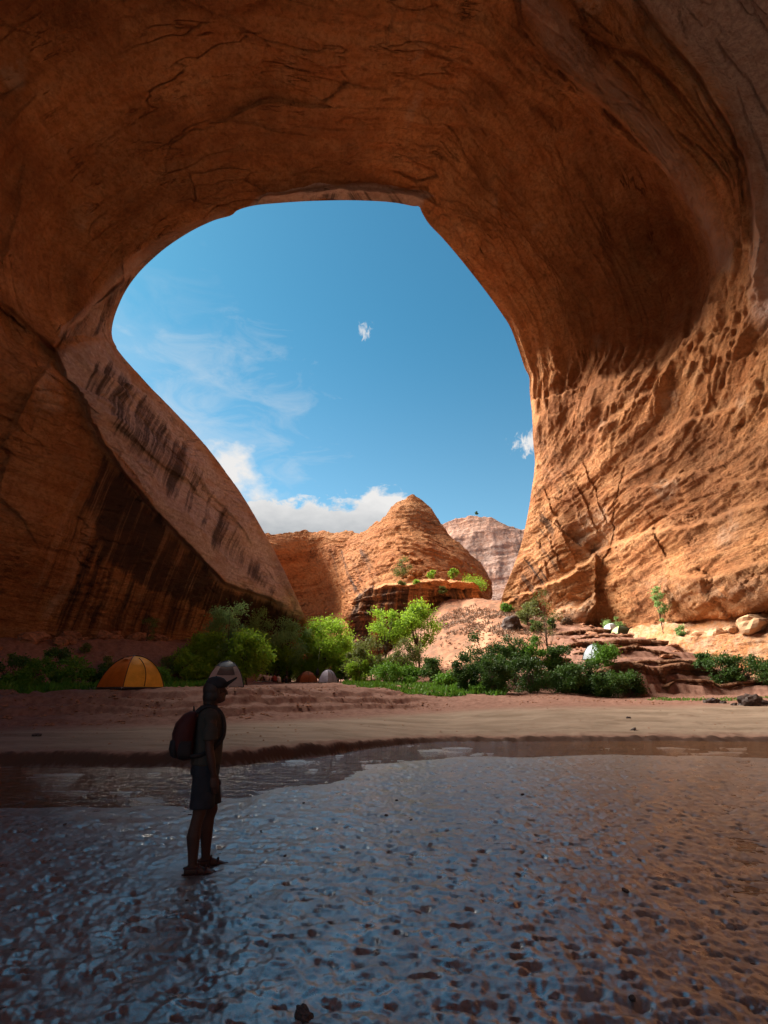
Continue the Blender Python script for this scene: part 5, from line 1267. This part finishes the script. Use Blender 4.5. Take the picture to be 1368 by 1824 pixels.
def hiker(px, Y, yaw):
    p = gpt(px, Y); gz_ = .043
    root = empty('person', (p.x, p.y, gz_), yaw)
    tag(root, 'hiker in a black cap, pale tee and dark shorts standing on the wet sand', 'person')
    g = Geo()
    for sy, fx in ((1, .10), (-1, -.03)):                       # legs: far one a little ahead
        y0 = sy*.098
        g.loft([ring(fx+.0, y0, .055, .045, .036), ring(fx-.005, y0, .10, .042, .036), ring(fx-.012, y0, .20, .050, .043), ring(fx-.022, y0, .32, .064, .055), ring(fx-.012, y0, .42, .056, .051), ring(fx+.008, y0*.99, .50, .062, .057),
                ring(fx*.7+.005, y0*.97, .62, .074, .068), ring(fx*.4, y0*.95, .75, .088, .082), ring(fx*.15, y0*.92, .88, .098, .092), ring(0, y0*.6, .97, .10, .10)])
        # foot with toes
        g.loft([np.stack([np.full(14, fx+x), y0+w*np.cos(u)+sy*x*.10, np.maximum(z+hh*np.sin(u), .006)], -1) for x, w, z, hh in ((-.075, .018, .035, .025), (-.06, .032, .04, .036), (-.02, .037, .05, .046), (.04, .040, .045, .042), (.10, .045, .032, .028), (.145, .045, .022, .018), (.165, .038, .018, .013)) for u in [np.linspace(0, 2*np.pi, 14, endpoint=False)]])
        for k, (ty, L, r) in enumerate(((-.030, .052, .013), (-.010, .046, .010), (.007, .040, .0095), (.022, .033, .009), (.035, .026, .0085))):
            g.tube([(fx+.15, y0+sy*(ty+.015), .017), (fx+.155+L*.6, y0+sy*(ty+.017), .016), (fx+.155+L, y0+sy*(ty+.018), .012)], [r, r, r*.75], 8)
    # trunk, neck, head
    g.loft([ring(0, 0, .90, .105, .155), ring(0, 0, .98, .115, .165), ring(.005, 0, 1.08, .105, .145), ring(.008, 0, 1.20, .110, .155), ring(.0, 0, 1.32, .115, .175), ring(-.012, 0, 1.40, .10, .185), ring(-.015, 0, 1.445, .075, .13), ring(-.008, 0, 1.475, .060, .066)])
    g.tube([(-.012, 0, 1.44), (.0, 0, 1.50), (.015, 0, 1.56)], [.062, .056, .058], 14)
    hx, hz = .035, 1.625
    ball(g, (hx-.012, 0, hz+.03), (.098, .078, .098), 18); ball(g, (hx+.03, 0, hz-.055), (.062, .058, .068), 16)
    g.loft([ring(hx+.055, 0, hz-.105, .030, .030), ring(hx+.06, 0, hz-.085, .036, .040), ring(hx+.05, 0, hz-.06, .04, .048)])
    g.tube([(hx+.082, 0, hz+.022), (hx+.104, 0, hz-.012), (hx+.110, 0, hz-.022), (hx+.088, 0, hz-.034)], [.010, .013, .016, .010], 10)   # nose
    for dz in (-.052, -.063): g.tube([(hx+.080, -.022, dz+hz), (hx+.092, 0, dz+hz), (hx+.080, .022, dz+hz)], [.004, .007, .004], 8)    # lips
    for sy in (1, -1):
        g.tube([(hx-.012, sy*.078, hz-.02), (hx-.020, sy*.088, hz+.005), (hx-.022, sy*.090, hz+.025), (hx-.006, sy*.083, hz+.034)], [.009, .012, .012, .008], 8)
        ball(g, (hx+.074, sy*.031, hz+.012), .014, 10)                                                      # eyeball bulge
    # arms, hanging
    for sy in (1, -1):
        ax = .0
        S = [(-.012, sy*.175, 1.405), (-.006, sy*.205, 1.36), (-.002, sy*.225, 1.25), (-.006, sy*.236, 1.13), (.004, sy*.243, 1.07), (.030, sy*.246, .98), (.058, sy*.243, .88), (.066, sy*.240, .845)]
        g.tube(S, [.052, .056, .050, .043, .040, .040, .029, .027], 14)
        w = np.array([.066, sy*.240, .845])
        g.loft([np.stack([w[0]+dx_+.026*s_*np.cos(u)*1.45, w[1]+.026*s_*np.sin(u)*.55, np.full(14, w[2]+dz)], -1) for dz, dx_, s_ in ((.02, -.002, .8), (-.01, .003, 1.0), (-.05, .010, 1.15), (-.085, .016, 1.12), (-.10, .018, .95)) for u in [np.linspace(0, 2*np.pi, 14, endpoint=False)]])
        for k, (dx_, L) in enumerate(((.046, .070), (.028, .080), (.010, .076), (-.008, .058))):
            b = w+np.array([dx_, 0, -.088]); g.tube([b, b+np.array([.006, -sy*.006, -L*.42]), b+np.array([.004, -sy*.020, -L*.75]), b+np.array([-.002, -sy*.034, -L])], [.0098, .0092, .0085, .007], 8)
        b = w+np.array([.034, -sy*.004, -.02]); g.tube([b, b+np.array([.030, -sy*.012, -.032]), b+np.array([.036, -sy*.022, -.066])], [.012, .0115, .009], 8)
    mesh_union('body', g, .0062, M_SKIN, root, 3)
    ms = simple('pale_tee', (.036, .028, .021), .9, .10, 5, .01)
    g = Geo()                                                   # tee with short sleeves
    g.loft([ring(.004, 0, .93, .150, .190), ring(.004, 0, .96, .150, .190), ring(.006, 0, 1.06, .142, .180), ring(.008, 0, 1.18, .140, .182), ring(.004, 0, 1.30, .140, .196), ring(-.008, 0, 1.39, .122, .206), ring(-.014, 0, 1.44, .092, .16), ring(-.01, 0, 1.475, .068, .082), ring(-.006, 0, 1.49, .064, .070)])
    for sy in (1, -1): g.tube([(-.012, sy*.15, 1.40), (-.008, sy*.205, 1.365), (-.004, sy*.232, 1.26), (-.004, sy*.245, 1.165)], [.066, .074, .070, .072], 18)
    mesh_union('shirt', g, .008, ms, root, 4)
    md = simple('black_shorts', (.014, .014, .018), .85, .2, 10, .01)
    g = Geo()
    g.loft([ring(.0, 0, .985, .132, .172), ring(0, 0, .90, .140, .182), ring(.0, 0, .84, .142, .186)])
    for sy, fx in ((1, .10), (-1, -.03)):
        g.loft([ring(0, sy*.085, .92, .120, .100), ring(fx*.25+.005, sy*.094, .80, .118, .100), ring(fx*.5+.012, sy*.100, .68, .116, .102), ring(fx*.65+.016, sy*.104, .565, .118, .104), ring(fx*.66+.016, sy*.104, .555, .112, .098)])
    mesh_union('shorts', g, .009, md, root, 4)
    # hair under the cap, bushy at the nape
    g = Geo(); ball(g, (hx-.045, 0, hz+.02), (.100, .100, .10), 18); ball(g, (hx-.060, 0, hz-.055), (.078, .100, .085), 16); ball(g, (hx-.062, 0, hz-.115), (.066, .084, .052), 14)
    for sy in (1, -1): ball(g, (hx-.015, sy*.074, hz-.03), (.040, .020, .065), 12)
    mesh_union('hair', g, .008, M_HAIR, root, 3)
    mc = simple('black_cap_cloth', (.012, .012, .014), .8, .2, 12)
    cap = Geo(); cap.loft([ring(hx-.008, 0, hz+.035, .112, .092), ring(hx-.008, 0, hz+.06, .113, .094), ring(hx-.012, 0, hz+.10, .104, .088), ring(hx-.018, 0, hz+.128, .080, .070), ring(hx-.02, 0, hz+.143, .045, .04), ring(hx-.02, 0, hz+.148, .012, .012)])
    co = cap.build('cap', mc, root)
    V = []                                                      # brim tipped up
    for i, r in enumerate(np.linspace(0, 1, 7)):
        for a in np.linspace(-1.15, 1.15, 13):
            c, s_ = math.cos(a), math.sin(a)
            ex = hx-.008+.108*c+r*.098*max(c, 0)**.7; ey = .098*s_*(1+.05*r); ez = hz+.045+r*.088*max(c, 0)**.7-.018*s_*s_*r
            V.append((ex, ey, ez))
    V = np.array(V); n = len(V); V2 = V+np.array([-.004, 0, .012])
    f = [tuple(q) for q in grid_faces(7, 13)]
    Geo().add(np.concatenate([V, V2]), [q[::-1] for q in f]+[tuple(i+n for i in q) for q in f]+[(i, i+1, i+1+n, i+n) for i in range(78, 90)]).build('brim', mc, co)
    ball_ = Geo(); ball(ball_, (hx-.02, 0, hz+.15), (.009, .009, .006), 8); ball_.build('button', mc, co)
    # sandals
    mk = simple('dark_red_sandal', (.032, .008, .007), .7, .2, 14)
    for sy, fx in ((1, .10), (-1, -.03)):
        y0 = sy*.098; s = Geo()
        s.loft([np.stack([np.full(14, fx+x), y0+w*np.cos(u)+sy*x*.10, .004+hh*np.sin(u)], -1) for x, w, hh in ((-.092, .020, .010), (-.08, .040, .013), (0, .044, .013), (.10, .052, .013), (.17, .050, .013), (.205, .034, .016), (.218, .012, .014)) for u in [np.linspace(0, 2*np.pi, 14, endpoint=False)]])
        so = s.build('sandal', mk, root)
        st = Geo()
        for x, h0, w in ((.03, .088, .040), (.10, .062, .048)):
            st.tube([(fx+x+.02*math.sin(t), y0+sy*x*.10+(w+.004)*math.cos(t), .006+h0*math.sin(t)) for t in np.linspace(0, math.pi, 11)], .009, 6)
        st.tube([(fx+.03-.11*math.sin(t), y0+.040*math.cos(t), .065) for t in np.linspace(0, math.pi, 11)], .008, 6)
        st.build('strap', mk, so)
    # the rucksack is carried, so it is a thing of its own
    bag = empty('backpack', root.location, yaw); tag(bag, 'dark red rucksack worn on the back of the hiker', 'backpack')
    mr = simple('dark_red_pack_cloth', (.042, .006, .005), .75, .2, 9, .01); mb = simple('black_pack_cloth', (.014, .011, .012), .8, .2, 9, .01)
    g = Geo(); g.loft([ring(-.20, 0, .98, .05, .10), ring(-.215, 0, 1.00, .085, .135), ring(-.235, 0, 1.10, .105, .150), ring(-.245, 0, 1.22, .112, .152), ring(-.235, 0, 1.32, .10, .145), ring(-.20, 0, 1.40, .07, .125), ring(-.18, 0, 1.43, .035, .08)])
    g.build('main_sack', mr, bag)
    g = Geo(); g.loft([ring(-.285, 0, 1.0, .03, .08), ring(-.31, 0, 1.02, .04, .110), ring(-.325, 0, 1.08, .045, .120), ring(-.325, 0, 1.15, .04, .112), ring(-.315, 0, 1.19, .02, .08)]); g.build('front_pocket', mb, bag)
    for sy in (1, -1):
        Geo().loft([ring(-.22, sy*.145, 1.0, .05, .018), ring(-.225, sy*.152, 1.05, .065, .026), ring(-.225, sy*.152, 1.14, .06, .024), ring(-.22, sy*.148, 1.16, .05, .014)]).build('side_pocket', mb, bag)
        pts = [(-.14, sy*.075, 1.415), (-.09, sy*.088, 1.462), (-.02, sy*.10, 1.478), (.050, sy*.112, 1.445), (.104, sy*.122, 1.38), (.132, sy*.130, 1.28), (.122, sy*.150, 1.18), (.05, sy*.180, 1.10), (-.06, sy*.178, 1.04), (-.16, sy*.14, 1.02)]
        V, w = [], .022
        P = np.array(pts); P = catmull(P, np.linspace(0, len(P)-1, 40))
        T = np.gradient(P, axis=0); T /= np.linalg.norm(T, axis=1, keepdims=True)
        O = P-np.array([0, 0, 1.25]); O[:, 2] *= .6; O /= np.linalg.norm(O, axis=1, keepdims=True); Sd = np.cross(T, O); Sd /= np.linalg.norm(Sd, axis=1, keepdims=True)
        rings = [np.stack([P[i]+Sd[i]*w*a+O[i]*b for a, b in ((-1, .003), (-.8, .014), (.8, .014), (1, .003), (.8, -.006), (-.8, -.006))]) for i in range(40)]
        Geo().loft(rings).build('shoulder_strap', mb, bag)
    Geo().tube([(-.17, -.03, 1.425), (-.175, -.025, 1.465), (-.178, 0, 1.475), (-.175, .025, 1.465), (-.17, .03, 1.425)], .008, 6).build('grab_loop', mb, bag)
    Geo().tube([(-.335+.0, y, 1.275+.0) for y in np.linspace(-.1, .1, 9)], .006, 5).build('zip', mb, bag)
    return root
hiker(347, 5.73, math.radians(22))

# pebbles and clods on the wet sand
for i in range(12):
    px = g_.uniform(60, 1340); Y = g_.uniform(3.4, 11); s = g_.uniform(.010, .024)
    rock('pebble', 'small dark pebble lying on the wet sand of the stream bed', gpt(px, Y), (s*1.4, s, s*.6), 200+i, M_ROCK_DARK, 'pebbles on the wet sand')
rock('clod', 'dark clod at the very bottom of the picture, near the middle', gpt(540, 3.42), (.055, .042, .026), 261, M_ROCK_DARK)
